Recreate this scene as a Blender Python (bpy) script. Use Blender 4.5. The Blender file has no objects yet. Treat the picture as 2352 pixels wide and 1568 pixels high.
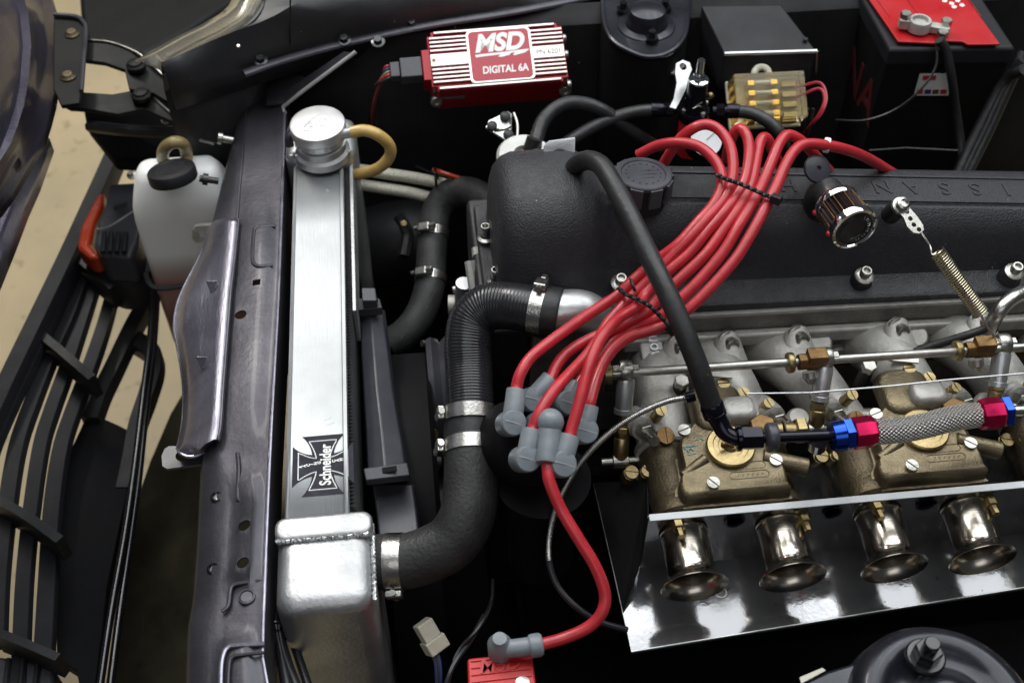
import bpy, bmesh, math, random
from math import sin, cos, pi, radians, atan2, sqrt
from mathutils import Vector, Matrix
random.seed(7)
V = Vector
SC = bpy.context.scene
COL = SC.collection

# ------------------------------------------------------------------ camera, light, exposure
YAW, PITCH, FPX = radians(6), radians(48), 2744.0        # focal length in units of a 2352 px wide frame
CAM = V((0, 0, 1.62))
FW = V((sin(YAW)*cos(PITCH), cos(YAW)*cos(PITCH), -sin(PITCH)))
RT = V((cos(YAW), -sin(YAW), 0))
UP = RT.cross(FW)
cd = bpy.data.cameras.new("camera"); cam = bpy.data.objects.new("camera", cd); COL.objects.link(cam)
cam.matrix_world = Matrix(((RT.x, UP.x, -FW.x, CAM.x), (RT.y, UP.y, -FW.y, CAM.y), (RT.z, UP.z, -FW.z, CAM.z), (0, 0, 0, 1)))
cd.sensor_width = 36; cd.lens = 36*FPX/2352; cd.clip_start = .05; cd.clip_end = 60
cd.dof.use_dof = True; cd.dof.focus_distance = 1.13; cd.dof.aperture_fstop = 6.3
SC.camera = cam
W = bpy.data.worlds.new("World"); SC.world = W; W.use_nodes = True
W.node_tree.nodes["Background"].inputs[0].default_value = (.82, .88, 1, 1)
W.node_tree.nodes["Background"].inputs[1].default_value = .06
def area(name, loc, size, power, aim, color=(1, 1, 1)):
    l = bpy.data.lights.new(name, 'AREA'); l.shape = 'RECTANGLE'; l.size, l.size_y = size; l.energy = power; l.color = color
    o = bpy.data.objects.new(name, l); COL.objects.link(o); o.location = loc
    o.rotation_euler = (V(aim)-V(loc)).to_track_quat('-Z', 'Y').to_euler()
    o["label"] = name.replace('_', ' ') + " above the open engine bay"; o["category"] = "ceiling light"
area("ceiling_light_panel", (.75, 1.75, 3.0), (3.4, 2.9), 104, (.75, 1.75, 0), (.95, .98, 1))
for i_, (x_, y_, e_) in enumerate(((.55, 2.0, 2), (1.15, 2.0, 3), (1.85, 2.1, 3))):
    area("%s_ceiling_light" % ("near", "middle", "rear")[i_], (x_, y_, 2.9), (.16, 1.3), e_, (x_, y_, 0), (.95, .98, 1))
area("rear_fill_light", (-.2, -1.3, 2.9), (2.2, 1.2), 11, (0, .6, .7), (.98, .98, 1))
area("front_ceiling_light", (-.85, 2.6, 2.9), (.3, 1.3), 40, (-.85, 2.4, 0), (1, .96, .88))
vs = SC.view_settings; vs.view_transform = 'Standard'; vs.look = 'None'; vs.exposure = -0.08; vs.gamma = 1
SC.render.engine = 'CYCLES'

# ------------------------------------------------------------------ pixel (2352 x 1568 frame) + height -> place in the world
def P(x, y, z):
    d = FW*FPX + RT*(x-1176) + UP*(784-y)
    return CAM + d*((z-CAM.z)/d.z)
def PP(x, y, p0, n):                                     # the same pixel on a plane through p0
    d = FW*FPX + RT*(x-1176) + UP*(784-y); n = V(n)
    return CAM + d*((V(p0)-CAM).dot(n)/d.dot(n))
def PS(l): return [P(*a) for a in l]
def SCL(q): return FPX/((q-CAM).dot(FW))
def spline(pts, n=8):
    pts = [V(p) for p in pts]
    if len(pts) < 3: return pts
    e = [pts[0]*2-pts[1]] + pts + [pts[-1]*2-pts[-2]]; out = []
    for i in range(1, len(e)-2):
        a, b, c, d = e[i-1:i+3]
        for k in range(n):
            t = k/n
            out.append(.5*((2*b)+(c-a)*t+(2*a-5*b+4*c-d)*t*t+(3*b-a-3*c+d)*t**3))
    return out+[pts[-1]]
def resample(pts, step):
    L = [0]
    for a, b in zip(pts, pts[1:]): L.append(L[-1]+(b-a).length)
    n = max(2, int(L[-1]/step)); out = []; j = 0
    for i in range(n+1):
        s = L[-1]*i/n
        while j < len(L)-2 and L[j+1] < s: j += 1
        t = (s-L[j])/max(1e-9, L[j+1]-L[j]); out.append(pts[j].lerp(pts[j+1], min(1, t)))
    return out

# ------------------------------------------------------------------ materials
MATS = {}
def mat(name, col, metal=0.0, rough=.5, bump=None, var=.12, vscale=40, coat=0, spec=None, specks=0, trans=0, ior=1.45, rvar=.1, emis=None, sss=0, aniso=0, scratch=None):
    m = bpy.data.materials.new(name); m.use_nodes = True; MATS[name] = m
    nt = m.node_tree; N = nt.nodes; Lk = nt.links; b = N["Principled BSDF"]
    b.inputs["Metallic"].default_value = metal; b.inputs["Roughness"].default_value = rough
    if spec is not None: b.inputs["Specular IOR Level"].default_value = spec
    if coat: b.inputs["Coat Weight"].default_value = coat; b.inputs["Coat Roughness"].default_value = .08
    if trans: b.inputs["Transmission Weight"].default_value = trans; b.inputs["IOR"].default_value = ior
    if sss: b.inputs["Subsurface Weight"].default_value = sss; b.inputs["Subsurface Radius"].default_value = (.02, .012, .01); b.inputs["Subsurface Scale"].default_value = .5
    if aniso: b.inputs["Anisotropic"].default_value = aniso
    tc = N.new("ShaderNodeTexCoord"); crd = tc.outputs["Object"]
    c = (*col, 1)
    if var:
        n = N.new("ShaderNodeTexNoise"); n.inputs["Scale"].default_value = vscale; n.inputs["Detail"].default_value = 5; n.inputs["Roughness"].default_value = .65
        Lk.new(crd, n.inputs["Vector"])
        r = N.new("ShaderNodeValToRGB"); r.color_ramp.elements[0].position = .3; r.color_ramp.elements[1].position = .7
        r.color_ramp.elements[0].color = tuple(v*(1-var) for v in col)+(1,); r.color_ramp.elements[1].color = tuple(min(1, v*(1+var)) for v in col)+(1,)
        Lk.new(n.outputs["Fac"], r.inputs["Fac"]); out = r.outputs["Color"]
        if specks:
            vo = N.new("ShaderNodeTexVoronoi"); vo.inputs["Scale"].default_value = specks; Lk.new(crd, vo.inputs["Vector"])
            lt = N.new("ShaderNodeMath"); lt.operation = 'LESS_THAN'; lt.inputs[1].default_value = .05; Lk.new(vo.outputs["Distance"], lt.inputs[0])
            n3 = N.new("ShaderNodeTexNoise"); n3.inputs["Scale"].default_value = 23; Lk.new(crd, n3.inputs["Vector"])
            gt = N.new("ShaderNodeMath"); gt.operation = 'GREATER_THAN'; gt.inputs[1].default_value = .56; Lk.new(n3.outputs["Fac"], gt.inputs[0])
            mu = N.new("ShaderNodeMath"); mu.operation = 'MULTIPLY'; Lk.new(lt.outputs[0], mu.inputs[0]); Lk.new(gt.outputs[0], mu.inputs[1])
            mx = N.new("ShaderNodeMix"); mx.data_type = 'RGBA'; Lk.new(mu.outputs[0], mx.inputs["Factor"]); Lk.new(out, mx.inputs["A"]); mx.inputs["B"].default_value = (.3, .29, .28, 1)
            out = mx.outputs["Result"]
        Lk.new(out, b.inputs["Base Color"])
        if rvar:
            n2 = N.new("ShaderNodeTexNoise"); n2.inputs["Scale"].default_value = vscale*.6; n2.inputs["Detail"].default_value = 6; Lk.new(crd, n2.inputs["Vector"])
            mr = N.new("ShaderNodeMapRange"); mr.inputs["From Min"].default_value = .3; mr.inputs["From Max"].default_value = .7
            mr.inputs["To Min"].default_value = max(.02, rough-rvar); mr.inputs["To Max"].default_value = min(1, rough+rvar); Lk.new(n2.outputs["Fac"], mr.inputs["Value"]); Lk.new(mr.outputs[0], b.inputs["Roughness"])
    else: b.inputs["Base Color"].default_value = c
    if bump:
        sc_, st = bump[0], bump[1]
        n = N.new("ShaderNodeTexNoise"); n.inputs["Scale"].default_value = sc_; n.inputs["Detail"].default_value = 4; src = crd
        if len(bump) > 2:
            mp = N.new("ShaderNodeMapping"); mp.inputs["Scale"].default_value = bump[2]; Lk.new(crd, mp.inputs["Vector"]); src = mp.outputs["Vector"]
        Lk.new(src, n.inputs["Vector"])
        bp = N.new("ShaderNodeBump"); bp.inputs["Strength"].default_value = st; bp.inputs["Distance"].default_value = .002
        Lk.new(n.outputs["Fac"], bp.inputs["Height"]); Lk.new(bp.outputs["Normal"], b.inputs["Normal"])
    if emis: b.inputs["Emission Color"].default_value = (*emis[0], 1); b.inputs["Emission Strength"].default_value = emis[1]
    return m
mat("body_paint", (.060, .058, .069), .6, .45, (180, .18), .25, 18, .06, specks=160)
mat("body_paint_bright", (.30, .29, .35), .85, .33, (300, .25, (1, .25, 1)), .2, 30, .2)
mat("black_gloss", (.006, .006, .008), 0, .22, (120, .05), .2, 30, .3)
mat("black_satin", (.010, .010, .011), 0, .5, (250, .15), .25, 30, specks=120)
mat("fender_black", (.016, .016, .018), 0, .48, (250, .1), .2, 20, specks=90)
mat("bay_black", (.005, .005, .006), 0, .7, (90, .2), .4, 12, spec=.15)
mat("crinkle_black", (.021, .021, .025), 0, .50, (560, .50), .25, 200, specks=75)
mat("hood_paint", (.06, .054, .078), .5, .32, (180, .12), .2, 18, .25, specks=160)
mat("tower_paint", (.020, .021, .029), .45, .33, (120, .10), .25, 20, .2, specks=90)
mat("floor_shadow_dark", (.045, .040, .024), 0, .8, (40, .2), .5, 9, spec=.1)  # dark olive of the shaded floor, put into the colour
mat("bay_wall", (.011, .011, .012), 0, .7, (60, .3), .4, 14, spec=.2, specks=60)
mat("line_braid", (.50, .48, .40), .35, .45, (700, .8), .25, 400)
mat("hinge_black", (.005, .005, .005), 0, .55, (200, .1), .2, 30, spec=.2)
mat("rubber", (.017, .017, .018), 0, .48, (160, .25), .40, 35, specks=130, rvar=.15)
mat("rubber_matte", (.022, .022, .022), 0, .60, (260, .4), .40, 35, specks=110, rvar=.16)
mat("rubber_gloss", (.016, .016, .019), 0, .26, None, .15, 60)
mat("plastic_black", (.016, .016, .019), 0, .5, (300, .1), .2, 30, spec=.25)
mat("shroud_plastic", (.045, .045, .055), 0, .38, (300, .08), .2, 30)
mat("alu_brushed", (.46, .475, .485), .80, .55, (60, .2, (9, .6, 1)), .09, 12)
mat("alu_tank", (.45, .455, .46), .85, .47, (240, .22), .10, 30)
mat("alu_cast", (.45, .44, .41), .5, .54, (300, .26), .28, 24, rvar=.14)
mat("alu_head", (.22, .215, .20), .6, .55, (300, .5), .35, 28)
mat("alu_light", (.54, .55, .55), .85, .38, (500, .12), .08, 60)
mat("alu_cap", (.70, .70, .70), .85, .48, (700, .2), .05, 50)
mat("steel", (.50, .49, .46), 1, .30, (400, .12), .2, 60)
mat("zinc", (.46, .45, .41), 1, .36, (500, .12), .18, 80)
mat("chrome", (.85, .85, .85), 1, .07, None, .06, 40, rvar=.04)
mat("brass", (.34, .265, .132), 1, .40, (400, .15), .3, 90)
mat("brass_dark", (.20, .12, .05), .9, .45, (300, .25), .4, 60)
mat("dichromate", (.20, .163, .102), .85, .44, (500, .30), .42, 28, rvar=.14)
mat("dichromate_dark", (.105, .082, .05), .75, .52, (400, .4), .4, 40)
mat("trumpet", (.56, .515, .445), 1, .22, (50, .06, (1, 8, 8)), .14, 30)
mat("red_silicone", (.46, .020, .030), 0, .38, (140, .12), .20, 45, spec=.6, specks=150, rvar=.14)
mat("red_anodised", (.60, .012, .025), .2, .35, None, .1, 50)
mat("red_paint", (.30, .006, .012), .2, .34, None, .08, 60)
mat("red_label", (.40, .022, .04), 0, .35, None, .04, 60)
mat("white_print", (.78, .78, .76), 0, .45, None, .04, 80)
mat("silver_fin", (.88, .87, .83), .3, .36, None, .06, 90)
mat("red_plastic", (.40, .008, .012), 0, .33, (30, .04), .06, 30)
mat("coil_red", (.56, .022, .022), 0, .42, (200, .1, (1, 4, 1)), .1, 60)
mat("boot_grey", (.20, .228, .25), 0, .40, (260, .1), .18, 50, specks=170)
mat("magenta_anodised", (.56, .012, .085), .85, .24, None, .06, 80)
mat("blue_anodised", (.02, .07, .42), .9, .24, None, .06, 80)
mat("black_anodised", (.008, .007, .014), .5, .18, None, .2, 60)
mat("yellow_hose", (.50, .34, .11), 0, .32, None, .3, 30, sss=.3)
mat("amber_tube", (.30, .23, .10), 0, .35, None, .3, 30)
mat("orange_lens", (.36, .032, .006), 0, .22, None, .1, 40)
mat("wire_red", (.35, .02, .03), 0, .4, None, .1, 40)
mat("wire_blue", (.02, .035, .12), 0, .4, None, .1, 40)
mat("cream_plastic", (.52, .50, .40), 0, .45, None, .15, 60)
mat("disc_grey", (.48, .48, .46), .3, .45, (300, .1), .1, 40)
mat("bracket_grey", (.30, .30, .31), .7, .42, (500, .2), .1, 60)
mat("gauge_white", (.78, .79, .80), 0, .3, None, .04, 60)
mat("ink_grey", (.10, .10, .11), 0, .5, None, .1, 60)
mat("ink_faded", (.22, .16, .14), 0, .5, None, .1, 60)
mat("sticker_black", (.022, .02, .032), 0, .6, None, .3, 120, spec=.2)
mat("print_green", (.12, .32, .32), .2, .5, None, .1, 60)
mat("fluid_label", (.6, .6, .58), 0, .4, None, .1, 60)
mat("maroon_print", (.06, .006, .008), 0, .5, None, .1, 60)
mat("clear_plastic", (.92, .83, .56), 0, .10, None, .03, 40, trans=.94, ior=1.4)
mat("gold_fuse", (.85, .55, .14), 1, .28, None, .15, 80)
mat("smoked_lens", (.60, .58, .52), 0, .12, None, .05, 10, trans=.9, ior=1.3)
mat("air_filter_mesh", (.022, .006, .006), .1, .6, (900, .5), .3, 200)
mat("spring_wire", (.55, .50, .36), 1, .28, None, .15, 90)

def mat_floor():
    m = mat("concrete", (.42, .34, .22), 0, .55, (35, .25), .0)
    nt = m.node_tree; N = nt.nodes; L = nt.links; b = N["Principled BSDF"]
    tc = N.new("ShaderNodeTexCoord")
    a = N.new("ShaderNodeTexNoise"); a.inputs["Scale"].default_value = 2.2; a.inputs["Detail"].default_value = 8; a.inputs["Roughness"].default_value = .62
    L.new(tc.outputs["Object"], a.inputs["Vector"])
    r = N.new("ShaderNodeValToRGB"); e = r.color_ramp.elements; e[0].position = .32; e[0].color = (.36, .30, .185, 1); e[1].position = .7; e[1].color = (.56, .435, .265, 1)
    L.new(a.outputs["Fac"], r.inputs["Fac"])
    v = N.new("ShaderNodeTexNoise"); v.inputs["Scale"].default_value = 30; v.inputs["Detail"].default_value = 4; L.new(tc.outputs["Object"], v.inputs["Vector"])
    r2 = N.new("ShaderNodeValToRGB"); r2.color_ramp.elements[0].position = .27; r2.color_ramp.elements[0].color = (.62, .6, .55, 1); r2.color_ramp.elements[1].position = .40; r2.color_ramp.elements[1].color = (1, 1, 1, 1)
    L.new(v.outputs["Fac"], r2.inputs["Fac"])
    mx = N.new("ShaderNodeMix"); mx.data_type = 'RGBA'; mx.blend_type = 'MULTIPLY'; mx.inputs["Factor"].default_value = .8
    L.new(r.outputs["Color"], mx.inputs["A"]); L.new(r2.outputs["Color"], mx.inputs["B"]); L.new(mx.outputs["Result"], b.inputs["Base Color"])
mat_floor()
def mat_mirror():
    m = mat("polished_shield", (.80, .81, .82), .78, .10, (260, .03), 0)
    nt = m.node_tree; N = nt.nodes; L = nt.links; b = N["Principled BSDF"]
    tc = N.new("ShaderNodeTexCoord")
    a = N.new("ShaderNodeTexNoise"); a.inputs["Scale"].default_value = 26; a.inputs["Detail"].default_value = 7; a.inputs["Roughness"].default_value = .7; L.new(tc.outputs["Object"], a.inputs["Vector"])
    r = N.new("ShaderNodeMapRange"); r.inputs["From Min"].default_value = .38; r.inputs["From Max"].default_value = .66; r.inputs["To Min"].default_value = .06; r.inputs["To Max"].default_value = .17; L.new(a.outputs["Fac"], r.inputs["Value"]); L.new(r.outputs[0], b.inputs["Roughness"])
    v = N.new("ShaderNodeTexVoronoi"); v.inputs["Scale"].default_value = 62
    dn = N.new("ShaderNodeTexNoise"); dn.inputs["Scale"].default_value = 90; L.new(tc.outputs["Object"], dn.inputs["Vector"])
    dm = N.new("ShaderNodeVectorMath"); dm.operation = 'MULTIPLY_ADD'; dm.inputs[1].default_value = (.014, .014, .014); L.new(dn.outputs["Color"], dm.inputs[0]); L.new(tc.outputs["Object"], dm.inputs[2]); L.new(dm.outputs[0], v.inputs["Vector"])
    n2 = N.new("ShaderNodeTexNoise"); n2.inputs["Scale"].default_value = 12; L.new(tc.outputs["Object"], n2.inputs["Vector"])
    ad = N.new("ShaderNodeMath"); ad.operation = 'MULTIPLY_ADD'; ad.inputs[1].default_value = -.5; L.new(n2.outputs["Fac"], ad.inputs[0]); L.new(v.outputs["Distance"], ad.inputs[2])
    rp = N.new("ShaderNodeValToRGB"); e = rp.color_ramp.elements; e[0].position = 0; e[0].color = (.235, .237, .242, 1); e[1].position = .02; e[1].color = (.235, .237, .242, 1)
    lt = N.new("ShaderNodeMath"); lt.operation = 'LESS_THAN'; lt.inputs[1].default_value = -.19; L.new(ad.outputs[0], lt.inputs[0])
    mx = N.new("ShaderNodeMix"); mx.data_type = 'RGBA'; L.new(lt.outputs[0], mx.inputs["Factor"]); mx.inputs["A"].default_value = (.27, .272, .278, 1); mx.inputs["B"].default_value = (.13, .13, .135, 1)
    L.new(mx.outputs["Result"], b.inputs["Base Color"])
mat_mirror()
def mat_braid():
    m = mat("steel_braid", (.55, .53, .50), .8, .34, None, 0)
    nt = m.node_tree; N = nt.nodes; L = nt.links; b = N["Principled BSDF"]
    uv = N.new("ShaderNodeUVMap")
    def wave(rot):
        mp = N.new("ShaderNodeMapping"); mp.inputs["Rotation"].default_value = (0, 0, rot); L.new(uv.outputs[0], mp.inputs["Vector"])
        w = N.new("ShaderNodeTexWave"); w.wave_type = 'BANDS'; w.bands_direction = 'X'; w.inputs["Scale"].default_value = 118; w.inputs["Distortion"].default_value = .6; w.inputs["Detail Scale"].default_value = 60; L.new(mp.outputs["Vector"], w.inputs["Vector"]); return w
    a, c = wave(radians(52)), wave(radians(-52))
    mx = N.new("ShaderNodeMath"); mx.operation = 'MULTIPLY'; L.new(a.outputs["Fac"], mx.inputs[0]); L.new(c.outputs["Fac"], mx.inputs[1])
    bp = N.new("ShaderNodeBump"); bp.inputs["Strength"].default_value = 1; bp.inputs["Distance"].default_value = .0012; L.new(mx.outputs[0], bp.inputs["Height"]); L.new(bp.outputs["Normal"], b.inputs["Normal"])
    r = N.new("ShaderNodeValToRGB"); r.color_ramp.elements[0].color = (.09, .085, .075, 1); r.color_ramp.elements[1].color = (.86, .83, .80, 1); r.color_ramp.elements[1].position = .32
    L.new(mx.outputs[0], r.inputs["Fac"]); L.new(r.outputs["Color"], b.inputs["Base Color"])
mat_braid()
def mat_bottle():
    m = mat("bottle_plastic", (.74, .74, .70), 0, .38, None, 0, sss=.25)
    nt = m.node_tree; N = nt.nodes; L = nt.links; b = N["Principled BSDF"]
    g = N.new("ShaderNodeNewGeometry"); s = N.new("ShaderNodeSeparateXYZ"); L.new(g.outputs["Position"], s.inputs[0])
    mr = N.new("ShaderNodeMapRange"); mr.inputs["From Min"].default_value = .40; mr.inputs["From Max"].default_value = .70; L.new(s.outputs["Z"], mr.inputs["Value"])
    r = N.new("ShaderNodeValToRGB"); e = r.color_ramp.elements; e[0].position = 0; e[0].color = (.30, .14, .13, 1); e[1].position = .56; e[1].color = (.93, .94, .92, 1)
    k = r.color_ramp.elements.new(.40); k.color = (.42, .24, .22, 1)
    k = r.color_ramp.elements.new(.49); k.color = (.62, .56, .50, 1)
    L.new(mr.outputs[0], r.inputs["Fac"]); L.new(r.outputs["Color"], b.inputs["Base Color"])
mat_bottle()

# ------------------------------------------------------------------ mesh builder
def basis(ax):
    ax = ax.normalized(); h = V((0, 0, 1)) if abs(ax.z) < .9 else V((1, 0, 0))
    u = h.cross(ax).normalized(); return u, ax.cross(u), ax
class MB:
    def __init__(s): s.v = []; s.f = []; s.uv = []; s.has_uv = False
    def add(s, vs, fs, uvs=None):
        o = len(s.v); s.v += [V(p) for p in vs]
        for i, f in enumerate(fs):
            s.f.append([o+k for k in f]); s.uv.append(uvs[i] if uvs else None)
        if uvs: s.has_uv = True
        return s
    def box(s, a, b, rot=None, c=None):
        x0, y0, z0 = a; x1, y1, z1 = b
        vs = [V((x, y, z)) for z in (z0, z1) for y in (y0, y1) for x in (x0, x1)]
        if rot is not None:
            c = V(c) if c is not None else (V(a)+V(b))/2
            vs = [c+rot@(p-c) for p in vs]
        return s.add(vs, [(0, 2, 3, 1), (4, 5, 7, 6), (0, 1, 5, 4), (2, 6, 7, 3), (0, 4, 6, 2), (1, 3, 7, 5)])
    def fbox(s, M, a, b):                                   # a box in the frame M
        x0, y0, z0 = a; x1, y1, z1 = b
        vs = [M@V((x, y, z)) for z in (z0, z1) for y in (y0, y1) for x in (x0, x1)]
        return s.add(vs, [(0, 2, 3, 1), (4, 5, 7, 6), (0, 1, 5, 4), (2, 6, 7, 3), (0, 4, 6, 2), (1, 3, 7, 5)])
    def tube(s, pts, r, seg=14, caps=True, flat=None, up=None):
        pts = [V(p) for p in pts]; n = len(pts)
        T = [(pts[min(i+1, n-1)]-pts[max(i-1, 0)]).normalized() for i in range(n)]
        u, w, _ = basis(T[0])
        if up is not None: w = (V(up)-T[0]*V(up).dot(T[0])).normalized(); u = w.cross(T[0])
        o = len(s.v); L = 0
        for i in range(n):
            if i:
                u = (u-T[i]*u.dot(T[i])).normalized(); L += (pts[i]-pts[i-1]).length
            if up is not None and i: w = (V(up)-T[i]*V(up).dot(T[i])).normalized(); u = w.cross(T[i])
            w = T[i].cross(u)
            ri = r(i/(n-1)) if callable(r) else (r[i] if isinstance(r, (list, tuple)) else r)
            ru, rw = (ri, ri) if flat is None else (ri*flat[0], ri*flat[1])
            for k in range(seg):
                a = 2*pi*k/seg; s.v.append(pts[i]+u*(cos(a)*ru)+w*(sin(a)*rw))
        L = 0; s.has_uv = True
        r0 = r if isinstance(r, float) else .006
        for i in range(n-1):
            dl = (pts[i+1]-pts[i]).length
            for k in range(seg):
                k2 = (k+1) % seg
                s.f.append([o+i*seg+k, o+i*seg+k2, o+(i+1)*seg+k2, o+(i+1)*seg+k])
                a0, a1 = 2*pi*r0*k/seg, 2*pi*r0*(k+1)/seg
                s.uv.append([(L, a0), (L, a1), (L+dl, a1), (L+dl, a0)])
            L += dl
        if caps:
            s.f.append([o+k for k in range(seg)][::-1]); s.uv.append(None)
            s.f.append([o+(n-1)*seg+k for k in range(seg)]); s.uv.append(None)
        return s
    def lathe(s, o, ax, prof, seg=28, sq=None, u=None):
        o = V(o); a, b, c = basis(V(ax))
        if u is not None: a = (V(u)-c*V(u).dot(c)).normalized(); b = c.cross(a)
        base = len(s.v); n = len(prof)
        for r, h in prof:
            for k in range(seg):
                t = 2*pi*k/seg; s.v.append(o+c*h+a*(cos(t)*r)+b*(sin(t)*r))
        for i in range(n-1):
            for k in range(seg):
                k2 = (k+1) % seg; s.f.append([base+i*seg+k, base+i*seg+k2, base+(i+1)*seg+k2, base+(i+1)*seg+k]); s.uv.append(None)
        if prof[0][0] > 1e-6: s.f.append([base+k for k in range(seg)][::-1]); s.uv.append(None)
        if prof[-1][0] > 1e-6: s.f.append([base+(n-1)*seg+k for k in range(seg)]); s.uv.append(None)
        return s
    def cyl(s, a, b, r, r2=None, seg=20, ch=0):
        a = V(a); b = V(b); d = b-a; L = d.length; r2 = r if r2 is None else r2
        pr = [(r, 0), (r2, L)] if not ch else [(r-ch, 0), (r, ch), (r2, L-ch), (r2-ch, L)]
        return s.lathe(a, d, pr, seg)
    def ball(s, c, r, seg=16, ax=(0, 0, 1), sq=1):
        return s.lathe(c, V(ax), [(r*cos(t), r*sq*sin(t)) for t in [-pi/2+pi*i/8 for i in range(9)]], seg)
    def prism(s, pts, vec):
        pts = [V(p) for p in pts]; vec = V(vec); n = len(pts)
        return s.add(pts+[p+vec for p in pts], [list(range(n))[::-1], [n+i for i in range(n)]]+[[i, (i+1) % n, n+(i+1) % n, n+i] for i in range(n)])
    def grid(s, rows, close=False):
        o = len(s.v); m = len(rows[0])
        for r in rows: s.v += [V(p) for p in r]
        for i in range(len(rows)-1):
            for k in range(m if close else m-1):
                k2 = (k+1) % m; s.f.append([o+i*m+k, o+i*m+k2, o+(i+1)*m+k2, o+(i+1)*m+k]); s.uv.append(None)
        return s
    def loft(s, rows):                                       # closed rings with end caps
        o = len(s.v); m = len(rows[0]); s.grid(rows, True)
        s.f.append([o+k for k in range(m)][::-1]); s.uv.append(None)
        e = o+(len(rows)-1)*m; s.f.append([e+k for k in range(m)]); s.uv.append(None)
        return s
    def text(s, txt, M, size, shear=0, bold=0, extrude=.0004, w=None, spacing=1):
        cu = bpy.data.curves.new("t", 'FONT'); cu.body = txt; cu.size = size; cu.shear = shear; cu.offset = bold; cu.extrude = extrude; cu.align_x = 'CENTER'; cu.align_y = 'CENTER'; cu.space_character = spacing; cu.resolution_u = 4
        ob = bpy.data.objects.new("t", cu); COL.objects.link(ob)
        dg = bpy.context.evaluated_depsgraph_get(); me = bpy.data.meshes.new_from_object(ob.evaluated_get(dg))
        vs = [v.co.copy() for v in me.vertices]
        if vs and w:
            x0 = min(v.x for v in vs); x1 = max(v.x for v in vs); k = w/(x1-x0); vs = [V(((v.x-(x0+x1)/2)*k, v.y, v.z)) for v in vs]
        if vs:
            y0 = min(v.y for v in vs); y1 = max(v.y for v in vs); vs = [V((v.x, v.y-(y0+y1)/2, v.z)) for v in vs]
        s.add([M@v for v in vs], [list(p.vertices) for p in me.polygons])
        bpy.data.objects.remove(ob); bpy.data.curves.remove(cu); bpy.data.meshes.remove(me)
        return s
def frame(o, u, v, n=None):
    u = V(u).normalized(); n = (u.cross(V(v))).normalized() if n is None else V(n).normalized(); v = n.cross(u); o = V(o)
    return Matrix(((u.x, v.x, n.x, o.x), (u.y, v.y, n.y, o.y), (u.z, v.z, n.z, o.z), (0, 0, 0, 1)))
ORG = {}
def build(name, mb, m, parent=None, bevel=0, seg=2, sharp=38, solid=0, sub=0, cut=None, flat=False):
    me = bpy.data.meshes.new(name)
    c = V((0, 0, 0))
    if mb.v:
        lo = V([min(p[i] for p in mb.v) for i in range(3)]); hi = V([max(p[i] for p in mb.v) for i in range(3)]); c = V(((lo.x+hi.x)/2, (lo.y+hi.y)/2, lo.z))
    me.from_pydata([p-c for p in mb.v], [], mb.f)
    if mb.has_uv:
        ul = me.uv_layers.new(name="UVMap"); i = 0
        for p, u in zip(me.polygons, mb.uv):
            for k, li in enumerate(p.loop_indices): ul.data[li].uv = u[k] if u else (0, 0)
    bm = bmesh.new(); bm.from_mesh(me)
    bmesh.ops.remove_doubles(bm, verts=bm.verts, dist=1e-6)
    bmesh.ops.dissolve_degenerate(bm, edges=bm.edges, dist=1e-7)
    bmesh.ops.recalc_face_normals(bm, faces=bm.faces)
    for f in bm.faces: f.smooth = not flat
    for e in bm.edges:
        if len(e.link_faces) == 2 and e.calc_face_angle(0) > radians(sharp): e.smooth = False
    bm.to_mesh(me); bm.free()
    me.materials.append(MATS[m] if isinstance(m, str) else m)
    o = bpy.data.objects.new(name, me); COL.objects.link(o); ORG[o] = c
    if parent is not None: o.parent = parent; o.location = c-ORG[parent]
    else: o.location = c
    if cut is not None:
        cm = bpy.data.meshes.new("cut"); cm.from_pydata([p for p in cut.v], [], cut.f)
        b2 = bmesh.new(); b2.from_mesh(cm); bmesh.ops.remove_doubles(b2, verts=b2.verts, dist=1e-6); bmesh.ops.recalc_face_normals(b2, faces=b2.faces); b2.to_mesh(cm); b2.free()
        co = bpy.data.objects.new("cut", cm); COL.objects.link(co)
        if solid: md = o.modifiers.new("s", 'SOLIDIFY'); md.thickness = solid; md.offset = 0; solid = 0
        md = o.modifiers.new("b", 'BOOLEAN'); md.operation = 'DIFFERENCE'; md.object = co; md.solver = 'EXACT'
        bpy.context.view_layer.update()
        nm = bpy.data.meshes.new_from_object(o.evaluated_get(bpy.context.evaluated_depsgraph_get()))
        o.modifiers.clear(); o.data = nm; bpy.data.objects.remove(co)
        bm = bmesh.new(); bm.from_mesh(nm)
        for f in bm.faces: f.smooth = True
        for e in bm.edges: e.smooth = not (len(e.link_faces) == 2 and e.calc_face_angle(0) > radians(sharp))
        bm.to_mesh(nm); bm.free()
    if solid: md = o.modifiers.new("solidify", 'SOLIDIFY'); md.thickness = solid; md.offset = 0
    if bevel: md = o.modifiers.new("bevel", 'BEVEL'); md.width = bevel; md.segments = seg; md.limit_method = 'ANGLE'; md.angle_limit = radians(35); md.harden_normals = True
    if sub: md = o.modifiers.new("sub", 'SUBSURF'); md.levels = sub; md.render_levels = sub
    return o
def tag(o, label, cat, group=None):
    o["label"] = label; o["category"] = cat
    if group: o["group"] = group
    return o
def thing(name, loc, label, cat, group=None):
    o = bpy.data.objects.new(name, None); COL.objects.link(o); o.location = loc; o.empty_display_size = .02; ORG[o] = V(loc); return tag(o, label, cat, group)
def solo(name, mb, m, label, cat, group=None, **k): return tag(build(name, mb, m, None, **k), label, cat, group)
def struct(name, mb, m, **k):
    o = build(name, mb, m, None, **k); o["kind"] = "structure"; return o
def part(name, mb, m, parent, label=None, **k):
    o = build(name, mb, m, parent, **k)
    if label: o["label"] = label
    return o
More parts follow.
